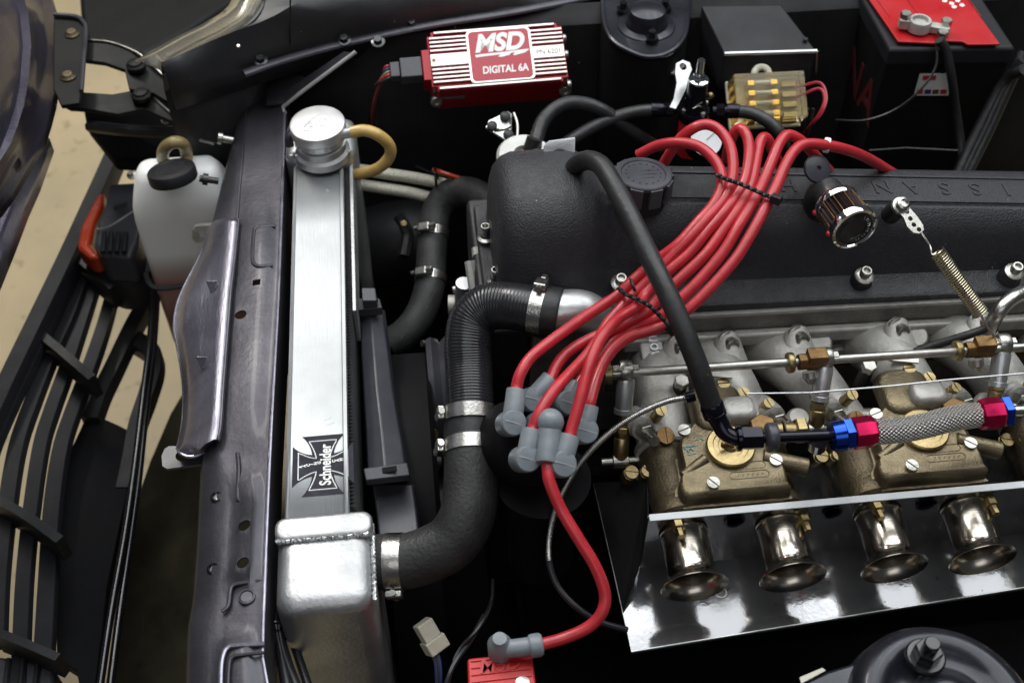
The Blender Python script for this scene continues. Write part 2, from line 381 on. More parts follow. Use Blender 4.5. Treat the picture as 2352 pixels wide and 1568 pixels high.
def hexprism(mb, o, ax, r, h, ch=.0006): return mb.lathe(o, ax, [(r-ch, 0), (r, ch), (r, h-ch), (r-ch, h)], 6)
def bolt(parent, o, ax, r=.0045, h=.006, m="zinc", washer=True, socket=False):
    o = V(o); ax = V(ax).normalized()
    b = part("bolt", (MB().lathe(o, ax, [(r, 0), (r, h*.9), (r*.9, h), (r*.6, h), (r*.55, h*.55), (0, h*.55)], 16) if socket else hexprism(MB(), o, ax, r, h)), m, parent)
    if washer: part("washer", MB().lathe(o-ax*.001, ax, [(r*1.55, 0), (r*1.55, .0014), (r*1.2, .002)], 18), m, b)
    return b
def screw(parent, o, ax, r=.005, h=.0035, m="zinc", ang=.6):
    o = V(o); ax = V(ax).normalized(); u, w, _ = basis(ax); d = u*cos(ang)+w*sin(ang); q = ax.cross(d)
    mb = MB()                                               # slotted head: two half discs with the slot between them
    for sg in (-1, 1):
        pts = [o+d*(r*sin(t))*1+q*(sg*max(r*.12, r*cos(t))) for t in [-pi/2*.93+pi*.93*i/10 for i in range(11)]]
        mb.prism(pts, ax*h)
    mb.lathe(o-ax*.0002, ax, [(r, 0), (r, h*.45)], 18)
    return part("screw", mb, m, parent)
def helix(a, b, r, turns, n=14):
    a = V(a); b = V(b); u, w, ax = basis(b-a); L = (b-a).length; N = int(turns*n)
    return [a+ax*(L*i/N)+u*(r*cos(2*pi*i/n))+w*(r*sin(2*pi*i/n)) for i in range(N+1)]
def rrect(w, h, r, n=5, c=(0, 0)):
    out = []
    for cx, cy, a0 in ((w/2-r, h/2-r, 0), (-w/2+r, h/2-r, pi/2), (-w/2+r, -h/2+r, pi), (w/2-r, -h/2+r, 3*pi/2)):
        for i in range(n+1): a = a0+pi/2*i/n; out.append((c[0]+cx+r*cos(a), c[1]+cy+r*sin(a)))
    return out

# ================================================================== SETTING
fl = MB(); fl.grid([[(-9, -5, 0), (9, -5, 0)], [(-9, 12, 0), (9, 12, 0)]]); struct("floor", fl, "concrete")

# ------------------------------------------------------------------ dark sheet metal round the bay
solo("undertray", MB().box((-.13, .28, .16), (1.05, 1.34, .175)), "bay_black", "flat black undertray below the engine", "undertray")
m = MB()
prof = [(1.285, .80), (1.262, .785), (1.25, .70), (1.235, .55), (1.235, .17)]
m.grid([[(x, y, z) for y, z in prof] for x in (-.20, 0, .2, .4, .6, .8, 1.05)])
ifd = thing("inner_fender", (.4, 1.27, .17), "dark inner fender wall along the far side of the bay", "fender panel")
part("panel", m, "bay_wall", ifd, solid=.003)
# pinch weld rail with bolts along its top
rail = spline(PS([(560, 170, .79), (640, 142, .79), (760, 108, .79), (900, 76, .79), (1010, 55, .795), (1180, 28, .80), (1390, -14, .80), (1600, -60, .80)]), 6)
m = MB().tube(rail, .0065, 10, flat=(1, .6)); part("flange", m, "body_paint", ifd)
for x, y in ((598, 138), (790, 92), (945, 55), (868, 96)):
    bolt(ifd, P(x, y, .795), (0, -.3, 1), .0055, .006, "black_gloss")
solo("near_inner_fender", MB().grid([[(-.12, .30, .17), (-.12, .33, .60)], [(.5, .30, .17), (.5, .33, .60)], [1.05*V((1, .286, .162)), (1.05, .33, .60)]]), "bay_black", "black inner fender wall at the near edge of the bay", "fender panel", solid=.004)

# far fender skin: broad satin black top with a rolled nose edge
edge = PS([(372, 168, .80), (450, 122, .815), (540, 78, .83), (590, 40, .84), (612, -10, .845), (625, -80, .85)])
inn = PS([(392, 208, .79), (520, 170, .79), (640, 132, .79), (800, 92, .79), (1010, 46, .795), (1200, 14, .80), (1400, -30, .80), (1650, -80, .80)])
out = PS([(372, 168, .80), (460, 118, .82), (560, 66, .835), (606, 6, .845), (640, -70, .85), (820, -140, .85), (1150, -210, .85), (1500, -270, .85)])
I1, O1 = resample(spline(inn, 6), .025), None
L1 = resample(spline(inn, 6), .03); n = len(L1); O2 = spline(out, 12); O1 = [O2[int(i*(len(O2)-1)/(n-1))] for i in range(n)]
rows = []
for a, b in zip(L1, O1):
    rows.append([a+V((0, .004, -.03)), a, a.lerp(b, .12)+V((0, 0, .012)), a.lerp(b, .35)+V((0, 0, .022)), a.lerp(b, .7)+V((0, 0, .02)), b, b+V((-.004, .006, -.03))])
fd = thing("front_fender", (.1, 1.3, .7), "satin black far front fender skin behind the red ignition box", "fender panel")
part("skin", MB().grid(rows), "fender_black", fd, solid=.002)
a, b = P(668, 5, .862), P(668, 108, .80)
part("seam", MB().tube([a+V((0, 0, .004)), a.lerp(b, .5)+V((0, 0, .008)), b+V((0, 0, .004))], .0011, 6), "black_gloss", fd)
part("side_skin", MB().grid([[p+V((-.004, .006, -.03)), p+V((-.01, .03, -.25)), p+V((-.0, .03, -.62))] for p in O1[::2]]), "fender_black", fd, solid=.002)
part("nose_trim", MB().tube(spline(edge, 6), .0035, 8), "black_gloss", fd)
bolt(fd, P(548, 107, .836), (0, -.4, 1), .0025, .002, "steel", washer=False)
# clear headlight cover outside the fender nose
lens = []
for t in range(9):
    e = spline(edge, 4); q = e[int(t*(len(e)-1)/8)]
    lens.append([q+V((0, .004, .0)), q+V((-.012, .010, .003)), q+V((-.024, .020, .003)), q+V((-.034, .030, -.002))])
solo("headlight_cover", MB().grid(lens), "smoked_lens", "clear curved headlight cover beyond the black fender nose", "headlight cover", solid=.002)
solo("headlight_scoop", MB().prism(PS([(176, -70, .60), (600, -70, .60), (548, -4, .60), (436, 68, .60), (330, 128, .60), (262, 104, .60), (196, 96, .60), (184, 40, .60)]), (0, 0, -.02)), "hinge_black", "flat black headlight scoop panel beyond the hinge arm", "body panel", bevel=.01)

# ------------------------------------------------------------------ hood, standing open at the left edge
hb = [(104, -40), (122, 20), (131, 90), (127, 170), (118, 230), (106, 275), (92, 318), (60, 372), (20, 440), (-40, 520)]
rows = []
for i, (x, y) in enumerate(hb):
    k = i/(len(hb)-1)
    rows.append([P(x, y, .75)+V((.002, 0, -.012)), P(x, y, .75), P(x-22-10*k, y+6, .765), P(x-44-18*k, y+12, .80), P(x-56-20*k, y+14, .83), P(x-74-24*k, y+18, .832), P(x-110-30*k, y+30, .90)+V((-.02, 0, 0)), V((-.62, 1.45-1.1*k, 1.25)), V((-.66, 1.45-1.1*k, 1.55))])
hood = thing("hood", P(40, 300, .72), "open dark purple hood standing at the far left edge", "hood")
part("inner_frame", MB().grid(rows), "hood_paint", hood, solid=.002)
lip = [(112, 318), (100, 352), (80, 408), (52, 470), (22, 548), (-20, 650)]
rows = []
for x, y in lip: rows.append([P(x, y, .70)+V((0, 0, -.02)), P(x, y, .70), P(x-16, y-3, .708), P(x-24, y-5, .70), P(x-58, y-14, .72), P(x-90, y-26, .74)])
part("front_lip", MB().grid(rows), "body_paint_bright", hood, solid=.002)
m = MB()
for (x, y, r) in ((48, 326, .010), (30, 376, .010)):
    c = P(x, y, .762); m.lathe(c, (.8, -.35, .45), [(r, 0), (r, .003), (r*.72, .004), (r*.68, -.006), (0, -.008)], 22)
part("drain_ring", m, "dichromate_dark", hood)

# hinge that carries it
hg = thing("hood_pivot_linkage", P(330, 230, .66), "black steel hood hinge with bolted bracket and two link arms", "hinge")
z = .765
outl = [(123, 36), (172, 40), (188, 50), (196, 68), (193, 120), (187, 205), (182, 236), (140, 242), (131, 222), (122, 206)]
part("bracket", MB().prism(PS([(x, y, z) for x, y in outl]), (0, 0, -.006)), "hinge_black", hg, bevel=.0015)
rim = spline(PS([(124, 34, z+.004), (172, 38, z+.004), (190, 49, z+.004), (197, 68, z+.003), (193, 130, z+.003), (187, 210, z+.003)]), 5)
part("bracket_flange", MB().tube(rim, .0028, 8), "body_paint", hg)
for x, y in ((166, 80), (157, 178)):
    b = part("bolt", MB().lathe(P(x, y, z), (0, 0, 1), [(.0095, 0), (.0095, .002), (.0075, .0035), (.006, .006), (.0045, .0065), (0, .005)], 20), "dichromate_dark", hg)
def plate(pts, th=.005): return MB().prism(PS(pts), (0, 0, -th))
part("link_arm", plate([(196, 92, .75), (250, 96, .75), (300, 114, .75), (330, 132, .748), (372, 170, .74), (412, 210, .73), (440, 238, .72), (434, 252, .72), (410, 250, .72), (352, 214, .735), (296, 204, .745), (286, 160, .748), (240, 144, .75), (194, 138, .75)], .006), "hinge_black", hg, bevel=.0015)
part("arm_edge", MB().tube(spline(PS([(198, 92, .752), (250, 97, .752), (300, 114, .752), (332, 134, .75), (372, 171, .742), (414, 212, .732), (440, 238, .722)]), 5), .0014, 6), "zinc", hg)
part("link_arm", plate([(134, 200, .735), (188, 211, .735), (258, 216, .735), (310, 206, .735), (338, 212, .73), (412, 274, .715), (404, 284, .71), (330, 250, .725), (270, 262, .73), (200, 250, .735), (160, 248, .735), (138, 236, .735)], .006), "hinge_black", hg, bevel=.0015)
part("arm_edge", MB().tube(spline(PS([(310, 205, .737), (338, 212, .732), (372, 242, .724), (412, 275, .717)]), 5), .0012, 6), "zinc", hg)
for x, y, zz in ((312, 150, .752), (324, 218, .737), (424, 240, .725)):
    part("pivot", MB().lathe(P(x, y, zz), (0, 0, 1), [(.012, -.004), (.012, .001), (.009, .003), (.0085, .005), (.005, .006), (0, .006)], 22), "hinge_black", hg)
# dark front apron below the hinge
ap = thing("front_apron", P(350, 330, .40), "black front apron panel between hinge and turn signal", "body panel")
part("panel", plate([(200, 255, .66), (330, 205, .66), (560, 160, .70), (640, 180, .70), (570, 300, .66), (500, 350, .64), (420, 372, .60), (345, 370, .58), (262, 368, .58), (196, 282, .62)], .02), "bay_black", ap, bevel=.004)
part("rib", MB().tube(spline(PS([(206, 290, .64), (300, 300, .66), (420, 300, .68), (520, 250, .69)]), 5), .008, 8), "black_satin", ap)
bolt(ap, P(380, 276, .68), (0, -.3, 1), .004, .012, "steel"); bolt(ap, P(302, 402, .60), (0, -.3, 1), .004, .006, "steel")
part("stud", MB().cyl(P(460, 322, .69), P(494, 331, .69), .002), "zinc", ap)

# ------------------------------------------------------------------ grille of black slats, front lower left
gr = thing("grille", P(120, 1000, .40), "black slatted front grille with cross ribs above the floor", "grille")
def strip(path, w, z, th=.012, n=6):
    c = spline([P(x, y, z) for x, y in path], n); m_ = MB(); rows = []
    for i in range(len(c)):
        t = (c[min(i+1, len(c)-1)]-c[max(i-1, 0)]).normalized(); s_ = V((t.y, -t.x, 0)).normalized()
        ww = w[0]+(w[1]-w[0])*i/(len(c)-1) if isinstance(w, tuple) else w
        h = ww/SCL(c[i])/2
        rows.append([c[i]-s_*h, c[i]-s_*h*.9+V((0, 0, .002)), c[i]+s_*h*.9+V((0, 0, .002)), c[i]+s_*h, c[i]+s_*h+V((0, 0, -th)), c[i]-s_*h+V((0, 0, -th))])
    return m_.loft(rows)
part("frame_bar", strip([(262, 340), (236, 400), (200, 480), (150, 590), (90, 715), (20, 860), (-40, 990)], (34, 44), .52, .03), "plastic_black", gr)
part("slat", strip([(172, 590), (128, 690), (78, 800), (30, 905), (-20, 1020), (-40, 1100)], 34, .50), "plastic_black", gr)
part("slat", strip([(196, 612), (160, 715), (112, 820), (74, 915), (38, 1020), (14, 1160), (-4, 1320), (-12, 1480)], (28, 44), .48), "plastic_black", gr)
part("slat", strip([(216, 640), (186, 735), (150, 845), (116, 940), (92, 1020), (70, 1165), (54, 1320), (46, 1480), (40, 1600)], (30, 38), .47), "plastic_black", gr)
part("slat", strip([(262, 650), (238, 740), (206, 835), (166, 940), (138, 1030), (118, 1170), (108, 1330), (100, 1470), (92, 1570)], (28, 46), .46), "plastic_black", gr)
for pth, w in (([(160, 570), (205, 612), (262, 660)], 26), ([(74, 752), (140, 806), (212, 868)], 22), ([(-10, 1146), (60, 1184), (138, 1240)], 24), ([(-10, 1450), (60, 1478), (134, 1510)], 22)):
    part("cross_rib", strip(pth, w, .505, .035), "black_satin", gr)
# lower valance with a slot
va = thing("lower_valance", P(280, 1100, .30), "black lower valance with a slot opening beside the grille", "valance")
part("upright", strip([(362, 600), (336, 680), (300, 750), (262, 830), (228, 900), (206, 960)], (34, 40), .42, .02), "black_satin", va)
part("upright", strip([(300, 770), (344, 800), (352, 840), (336, 900), (312, 970), (296, 1050), (280, 1120)], (44, 30), .41, .02), "black_satin", va)
part("panel", plate([(196, 958, .41), (215, 950, .41), (270, 974, .41), (292, 985, .41), (304, 1040, .41), (290, 1140, .41), (268, 1240, .41), (246, 1345, .41), (236, 1440, .41), (215, 1600, .41), (186, 1600, .41), (176, 1540, .41), (130, 1512, .41), (128, 1400, .41), (140, 1200, .41), (158, 1040, .41)], .02), "bay_black", va, bevel=.002)
solo("hood_prop_rod", MB().tube(spline(PS([(350, 640, .50), (346, 760, .50), (330, 900, .50), (308, 1080, .50), (288, 1220, .50), (256, 1400, .50), (226, 1600, .50)]), 8), .0042, 10), "black_gloss", "thin shiny black rod, left of the pair beside the grille", "rod")
solo("hood_prop_rod", MB().tube(spline(PS([(362, 660, .49), (352, 800, .49), (334, 950, .49), (318, 1100, .49), (302, 1220, .49), (276, 1400, .49), (250, 1600, .49)]), 8), .0045, 10), "black_gloss", "thin shiny black rod, right of the pair beside the grille", "rod")
solo("floor_shadow_panel", MB().prism(PS([(440, 870, .22), (392, 950, .22), (345, 1060, .22), (300, 1190, .22), (276, 1300, .22), (236, 1650, .22), (620, 1650, .22), (620, 820, .22), (500, 820, .22)]), (0, 0, -.01)), "floor_shadow_dark", "dark panel standing in for the floor shadow between grille and core support", "body panel")  # added dark sheet, cut to the outline of the floor's soft shadow
# second lamp housing in the corner
lp = thing("corner_lamp", P(60, 1560, .35), "dark ribbed lamp housing in the near left corner", "lamp")
part("housing", plate([(-40, 1500, .47), (60, 1510, .47), (126, 1530, .47), (120, 1620, .47), (-40, 1640, .47)], .06), "shroud_plastic", lp, bevel=.006)
for i in range(3): part("rib", MB().box((-.002, -.025, 0), (.002, .025, .006)).__class__().tube(PS([(20+34*i, 1512, .474), (10+34*i, 1600, .474)]), .003, 6), "plastic_black", lp)

# turn signal
ts = thing("turn_signal", P(240, 520, .45), "front turn signal with orange lens and dark housing", "lamp")
part("lens", plate([(222, 446, .545), (240, 440, .545), (236, 470, .545), (218, 510, .545), (206, 560, .545), (232, 590, .545), (206, 592, .545), (176, 566, .545), (184, 520, .545)], .03), "orange_lens", ts, bevel=.005)
part("housing", plate([(248, 420, .56), (330, 416, .57), (322, 500, .57), (316, 560, .56), (300, 590, .56), (232, 586, .56), (214, 560, .56), (222, 508, .56), (240, 470, .56)], .05), "shroud_plastic", ts, bevel=.006)
part("edge", MB().tube(spline(PS([(218, 528, .564), (250, 520, .566), (298, 490, .574), (318, 478, .575)]), 4), .0012, 6), "zinc", ts)
for i in range(4): part("fin", MB().tube(PS([(240+16*i, 535, .566), (236+16*i, 580, .566)]), .0035, 8), "plastic_black", ts)
part("text_plate", MB().tube(PS([(262, 478, .57), (290, 470, .574)]), .005, 8, flat=(1, .4)), "plastic_black", ts)
part("socket", MB().lathe(P(300, 620, .50), (0, 0, 1), [(.035, -.04), (.04, 0), (.034, .012), (.018, .016), (.0, .016)], 24), "black_satin", ts)

# ------------------------------------------------------------------ overflow bottle
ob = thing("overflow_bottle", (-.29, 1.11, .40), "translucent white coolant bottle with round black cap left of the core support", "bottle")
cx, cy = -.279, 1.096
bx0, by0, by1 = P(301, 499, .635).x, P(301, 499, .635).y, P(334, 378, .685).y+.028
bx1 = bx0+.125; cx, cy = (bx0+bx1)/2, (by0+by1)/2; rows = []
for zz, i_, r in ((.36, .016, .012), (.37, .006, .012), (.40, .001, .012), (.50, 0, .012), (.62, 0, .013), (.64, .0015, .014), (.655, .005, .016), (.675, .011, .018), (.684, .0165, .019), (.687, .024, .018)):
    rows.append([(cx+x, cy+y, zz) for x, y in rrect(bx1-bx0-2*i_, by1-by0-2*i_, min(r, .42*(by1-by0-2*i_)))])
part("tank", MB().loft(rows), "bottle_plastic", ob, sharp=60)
cp = P(393, 385, .715)
part("cap", MB().lathe(cp+V((0, -.002, -.014)), (-.10, .24, 1), [(.022, -.004), (.0280, -.002), (.0287, .0), (.0285, .010), (.0272, .012), (.02, .0134), (.019, .0126), (0, .0126)], 34), "plastic_black", ob, bevel=0)
part("vent_hose", MB().tube(spline(PS([(374, 372, .68), (376, 345, .71), (395, 328, .725), (418, 330, .72), (428, 350, .70), (428, 372, .69)]), 6), .0075, 12), "amber_tube", ob)
part("mounting_ear", MB().prism(PS([(442, 530, .636), (450, 520, .640), (486, 518, .640), (486, 556, .618), (450, 557, .618), (442, 548, .622)]), (0, .003, .002)), "alu_cast", ob, cut=MB().lathe(P(464, 538, .63), (0, -1, .6), [(.0045, -.03), (.0045, .03)], 16))
part("mounting_bolt", MB().lathe(P(478, 413, .70), (-.9, 0, .25), [(.004, -.012), (.004, 0), (.007, 0), (.007, .006), (.004, .007), (.004, .010), (0, .010)], 14), "black_gloss", ob)
part("strap", MB().tube(spline(PS([(334, 628, .54), (346, 655, .535), (375, 662, .53), (430, 655, .53)]), 6), .0035, 8), "rubber", ob)

# ================================================================== CORE SUPPORT
Z0 = .72
def lerp_tab(tab, y):
    for (a, b), (c, d) in zip(tab, tab[1:]):
        if y <= c: return b+(d-b)*max(0, min(1, (y-a)/(c-a)))
    return tab[-1][1]
tabL = [(180, 592), (262, 546), (316, 534), (418, 508), (500, 488), (560, 482), (620, 484), (700, 482), (900, 480), (1010, 474), (1056, 461), (1228, 453), (1368, 443), (1439, 430), (1568, 427), (1700, 420)]
tabM = [(180, 615), (262, 580), (457, 556), (700, 535), (960, 515), (1040, 522), (1150, 548), (1300, 540), (1330, 530), (1370, 530), (1420, 512), (1500, 506), (1700, 498)]   # inner fold
tabR = [(180, 662), (250, 655), (700, 640), (1000, 622), (1300, 610), (1480, 604), (1520, 606), (1700, 640)]
ys = [176, 215, 258, 300, 350, 400, 450, 500, 530, 560, 600, 640, 700, 760, 820, 880, 940, 990, 1040, 1080, 1120, 1160, 1200, 1240, 1290, 1330, 1345, 1380, 1430, 1465, 1480, 1520, 1568, 1620, 1700]
rows = []
for y in ys:
    xl, xm, xr = lerp_tab(tabL, y), lerp_tab(tabM, y), lerp_tab(tabR, y)
    pad = .006 if (1080 < y < 1340 or y > 1470) else (.002 if y > 1340 else (.003 if 400 < y < 1000 else 0))
    if 510 < y < 610: pad += .0025
    a, b, c = P(xl, y, Z0-.012), P(xm, y, Z0-.004), P(xr, y, Z0)
    rows.append([a+V((.004, 0, -.10)), a+V((.0, 0, -.006)), a+V((.004, 0, 0)), b+V((-.008, 0, 0)), b+V((-.003, 0, .0005)), b+V((.004, 0, pad)), b.lerp(c, .5)+V((0, 0, pad+.001)), c+V((-.012, 0, pad)), c+V((-.007, 0, .002)), c+V((-.002, 0, .003)), c+V((0, 0, -.002)), c+V((0, 0, -.07))])
cs = thing("core_support", (-.18, .8, .60), "dark purple metallic radiator core support crossing left of the radiator", "body panel")
cut = MB()
def hole(x, y, r, sq=False, zz=Z0):
    c = P(x, y, zz)
    if sq: cut.box((c.x-r, c.y-r, c.z-.03), (c.x+r, c.y+r, c.z+.03))
    else: cut.lathe(c-V((0, 0, .03)), (0, 0, 1), [(r, 0), (r, .06)], 20)
hole(590, 653, .0042, True); hole(553, 724, .0062); hole(563, 1212, .0055); hole(560, 1298, .0055)
part("panel", MB().grid(rows), "body_paint", cs, solid=.0022, cut=cut, sharp=50)
# bright rolled edge
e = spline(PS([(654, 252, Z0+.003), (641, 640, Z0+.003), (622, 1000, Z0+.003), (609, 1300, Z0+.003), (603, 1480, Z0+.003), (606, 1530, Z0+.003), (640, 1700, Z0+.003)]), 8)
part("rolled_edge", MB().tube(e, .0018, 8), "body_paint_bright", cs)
# front lip with its wavy free edge
lf = [(480, 526), (467, 569), (446, 614), (424, 656), (406, 702), (400, 751), (409, 804), (418, 857), (422, 909), (420, 962), (414, 1000), (407, 1030)]
sm = [(545, 505), (541, 545), (535, 600), (528, 655), (524, 700), (520, 750), (516, 800), (512, 850), (508, 900), (505, 950), (502, 985), (497, 1008)]
A, B = spline([P(x, y, .690) for x, y in lf], 5), spline([P(x, y, .7265) for x, y in sm], 5)
mid = [(505, 505), (503, 569), (500, 614), (497, 652), (489, 702), (487, 751), (484, 795), (482, 850), (478, 909), (474, 962), (468, 1000), (460, 1030)]
C_ = spline([P(x, y, .7185) for x, y in mid], 5)
rows = [[a, a.lerp(c, .35)+V((0, 0, .004)), a.lerp(c, .75)+V((0, 0, .003)), c, c.lerp(b, .35)+V((0, 0, .0025)), c.lerp(b, .85)+V((0, 0, .002)), b, b+V((.002, 0, -.004))] for a, b, c in zip(A, B, C_)]
end = [P(x, y, .705) for x, y in ((412, 1040), (430, 1048), (448, 1047), (462, 1042), (472, 1036), (482, 1026), (490, 1016), (494, 1012))]
rows.append(end)
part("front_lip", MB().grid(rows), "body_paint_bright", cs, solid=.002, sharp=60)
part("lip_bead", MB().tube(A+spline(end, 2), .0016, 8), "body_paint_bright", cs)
part("seam", MB().tube([q+V((.002, 0, .001)) for q in B]+[end[-2], end[-4]], .0013, 6), "body_paint", cs)
part("seam", MB().tube(spline(PS([(566, 255, Z0-.001), (560, 330, Z0-.001), (550, 440, Z0-.001), (545, 505, Z0-.0005)]), 5), .0011, 6), "body_paint", cs)
for x, y in ((484, 655), (461, 829)):                     # pressed gussets
    a = P(x-8, y, .722); b = P(x+18, y-2, .724); c = P(x+2, y+22, .717)
    part("gusset", MB().add([a, b, c, a+V((0, 0, .007)), b+V((0, 0, .006))], [(0, 3, 4, 1), (3, 2, 4), (0, 2, 3), (1, 4, 2), (0, 1, 2)]), "body_paint_bright", cs, bevel=.0008)
tabcut = MB().lathe(P(421, 1051, .68), (0, 0, 1), [(.0068, -.02), (.0068, .04)], 20)
tb = [(378, 1030), (388, 1024), (470, 1024), (470, 1064), (384, 1076), (373, 1070), (371, 1046)]
part("tab", MB().prism(PS([(x, y, .684) for x, y in tb]), (0, 0, -.003)), "shroud_plastic", cs, cut=tabcut)
for x, y in ((499, 1143), (491, 1308)): part("blind_rivet", MB().lathe(P(x, y, Z0-.008), (0, 0, 1), [(.0062, 0), (.0058, .0022), (.0045, .003), (.003, .0015), (0, .0012)], 20), "black_gloss", cs)
part("plug", MB().lathe(P(567, 1371, Z0+.003), (0, 0, 1), [(.0075, 0), (.0072, .0018), (.0058, .0022), (.005, .0012), (0, .001)], 22), "body_paint", cs)
# pressed pockets
def pocket(pts, zz, r=.0016, m_="body_paint"): part("pressing", MB().tube(spline(PS([(x, y, zz) for x, y in pts]), 5), r, 8), m_, cs)
pocket([(632, 520), (600, 520), (588, 524), (583, 536), (580, 590), (584, 606), (598, 612), (626, 610)], Z0+.0045, .0022)
pocket([(608, 1478), (540, 1482), (524, 1486), (514, 1500), (508, 1530), (506, 1600)], Z0+.006, .0022, "body_paint_bright")
pocket([(606, 1498), (548, 1504), (532, 1510), (526, 1526), (522, 1600)], Z0+.0075, .0015)
pocket([(604, 1334), (560, 1338), (535, 1344), (528, 1360), (524, 1390), (510, 1404)], Z0+.002, .002)
pocket([(545, 1040), (548, 1080), (546, 1130), (552, 1150), (598, 1152)], Z0+.001, .002)
# strut up to the far fender
m = MB(); a, b = P(648, 244, .725), P(815, 122, .79); a2, b2 = P(612, 236, .722), P(790, 118, .79)
m.add([a, b, b2, a2, a-V((0, 0, .003)), b-V((0, 0, .003)), b2-V((0, 0, .003)), a2-V((0, 0, .003))], [(0, 1, 2, 3), (7, 6, 5, 4), (0, 4, 5, 1), (1, 5, 6, 2), (2, 6, 7, 3), (3, 7, 4, 0)])
part("corner_brace", m, "body_paint", cs, bevel=.001)
part("brace_edge", MB().tube([P(655, 262, .722), P(650, 246, .726), P(700, 206, .75), P(816, 120, .793)], .0024, 8), "disc_grey", cs)
part("gusset_plate", MB().prism(PS([(612, 245, .7235), (616, 200, .735), (622, 178, .742), (668, 168, .745), (700, 180, .75), (652, 240, .727)]), (0, 0, .002)), "body_paint", cs)
part("bolt", MB().lathe(P(512, 318, .715), (-.9, 0, .3), [(.005, -.012), (.005, 0), (.008, .001), (.008, .006), (0, .007)], 12), "steel", cs)
# cable loom between core support and radiator
for i, (lab, pts) in enumerate((("thick black cable nearest the core support edge", [(618, 1290, .66), (626, 1360, .66), (632, 1430, .66), (646, 1500, .66), (664, 1600, .66)]), ("black cable in the middle of the loom beside the radiator tank", [(630, 1380, .65), (640, 1440, .66), (656, 1510, .66), (690, 1600, .66)]), ("grey black cable nearest the radiator tank", [(634, 1300, .62), (650, 1400, .645), (676, 1480, .65), (716, 1600, .65)]))):
    solo("wiring_cable", MB().tube(spline(PS(pts), 6), .0052-.0006*i, 10), "rubber_gloss", lab, "cable", "cables beside the radiator")
solo("cable_tie", MB().tube(spline(PS([(612, 1430, .665), (626, 1428, .672), (645, 1430, .67), (652, 1436, .664)]), 4), .0016, 6), "black_gloss", "thin black tie round the loom by the radiator tank", "cable tie")

# ================================================================== RADIATOR
rd = thing("radiator", (-.107, .85, .25), "brushed aluminium radiator with welded tanks and round filler cap", "radiator")
X0, X1, Y0, Y1 = -.139, -.077, .618, 1.108
m = MB().box((X0+.006, Y0, .27), (X1-.003, Y1, Z0-.006)); part("core", m, "bay_black", rd)
rows = []
for y in (Y0-.012, .7, .8, .9, 1.0, Y1+.004):
    rows.append([(X0, y, Z0-.02), (X0, y, Z0+.0015), (X0+.0016, y, Z0+.0025), (X0+.0032, y, Z0+.0005), (X1-.010, y, Z0), (X1-.0095, y, Z0+.0005), (X1-.0085, y, Z0+.0045), (X1-.006, y, Z0+.0045), (X1-.0055, y, Z0-.02)])
part("top_plate", MB().grid(rows), "alu_brushed", rd, solid=.0012, sharp=30)
fin = MB(); k = 0; pts = []
y = Y0+.006
while y < Y1-.004:
    pts.append(((X1-.0045 if k % 2 else X1+.0005), y)); y += .0022; k += 1
fin.grid([[(x, y, Z0-.004) for x, y in pts], [(x, y, Z0-.10) for x, y in pts]])
o = part("fin_pack", fin, "alu_tank", rd, sharp=10); o["kind"] = "stuff"
part("side_channel", MB().box((X1+.0012, Y0+.25, Z0-.05), (X1+.0055, Y1, Z0-.002)), "alu_tank", rd, bevel=.001)
cut = MB().lathe((0, 0, 0), (0, 0, 1), [(.001, 0), (.001, .01)], 8)
part("rivet", MB().lathe(P(752, 437, Z0), (0, 0, 1), [(.0022, 0), (.0022, .0006), (.0014, .0009), (.001, .0003), (0, .0003)], 14), "alu_tank", rd)
part("scratch", MB().tube(PS([(744, 966, Z0+.0006), (756, 962, Z0+.0006), (762, 958, Z0+.0006)]), .0002, 5).tube(PS([(748, 978, Z0+.0006), (768, 970, Z0+.0006)]), .0002, 5), "ink_grey", rd)
# near tank
def rbox(x0, x1, y0, y1, z0, z1, r, top=.012):
    rows = []
    for zz, ins in ((z0, .0), (z1-top, 0), (z1-top*.5, top*.13), (z1-top*.15, top*.5), (z1, top)):
        rows.append([((x0+x1)/2+x, (y0+y1)/2+y, zz) for x, y in rrect(x1-x0-2*ins, y1-y0-2*ins, max(.001, r-ins*.5))])
    return MB().loft(rows)
part("near_tank", rbox(-.1465, -.0625, .520, .604, .22, .7225, .016, .014), "alu_tank", rd, sharp=50)
part("tank_header", rbox(-.1475, -.0615, .588, .6125, .22, .7275, .009, .004), "alu_tank", rd, sharp=50)
wb = MB(); pts = [V((-.146+.0825*i/60, .589+.0007*sin(i*2.4), .7235+.0005*sin(i*1.9))) for i in range(61)]
wb.tube(pts, lambda t: .0024+.0005*sin(t*190), 8); part("weld_bead", wb, "alu_light", rd)
wb = MB(); pts = [V((-.0622+.0004*sin(i*3), .604-.10*i/50, .716-.003*(i > 44)-.0006*sin(i*2.2))) for i in range(40)]
wb.tube(pts, lambda t: .002+.0005*sin(t*150), 8); part("weld_bead", wb, "alu_light", rd)
oc = P(864, 1290, .672)+V((-.006, 0, 0)); ax = V((1, -.04, .0))
part("outlet_neck", MB().lathe(oc, ax, [(.028, -.003), (.0275, .004), (.0245, .0055), (.0245, .03)], 30), "alu_tank", rd)
wb = MB(); u_, w_, a_ = basis(ax); pts = [oc+a_*.0035+u_*(.0268*cos(t))+w_*(.0268*sin(t)) for t in [2*pi*i/50 for i in range(51)]]
wb.tube(pts, lambda t: .0022+.0006*sin(t*160), 8, caps=False); part("weld_bead", wb, "dichromate", rd)
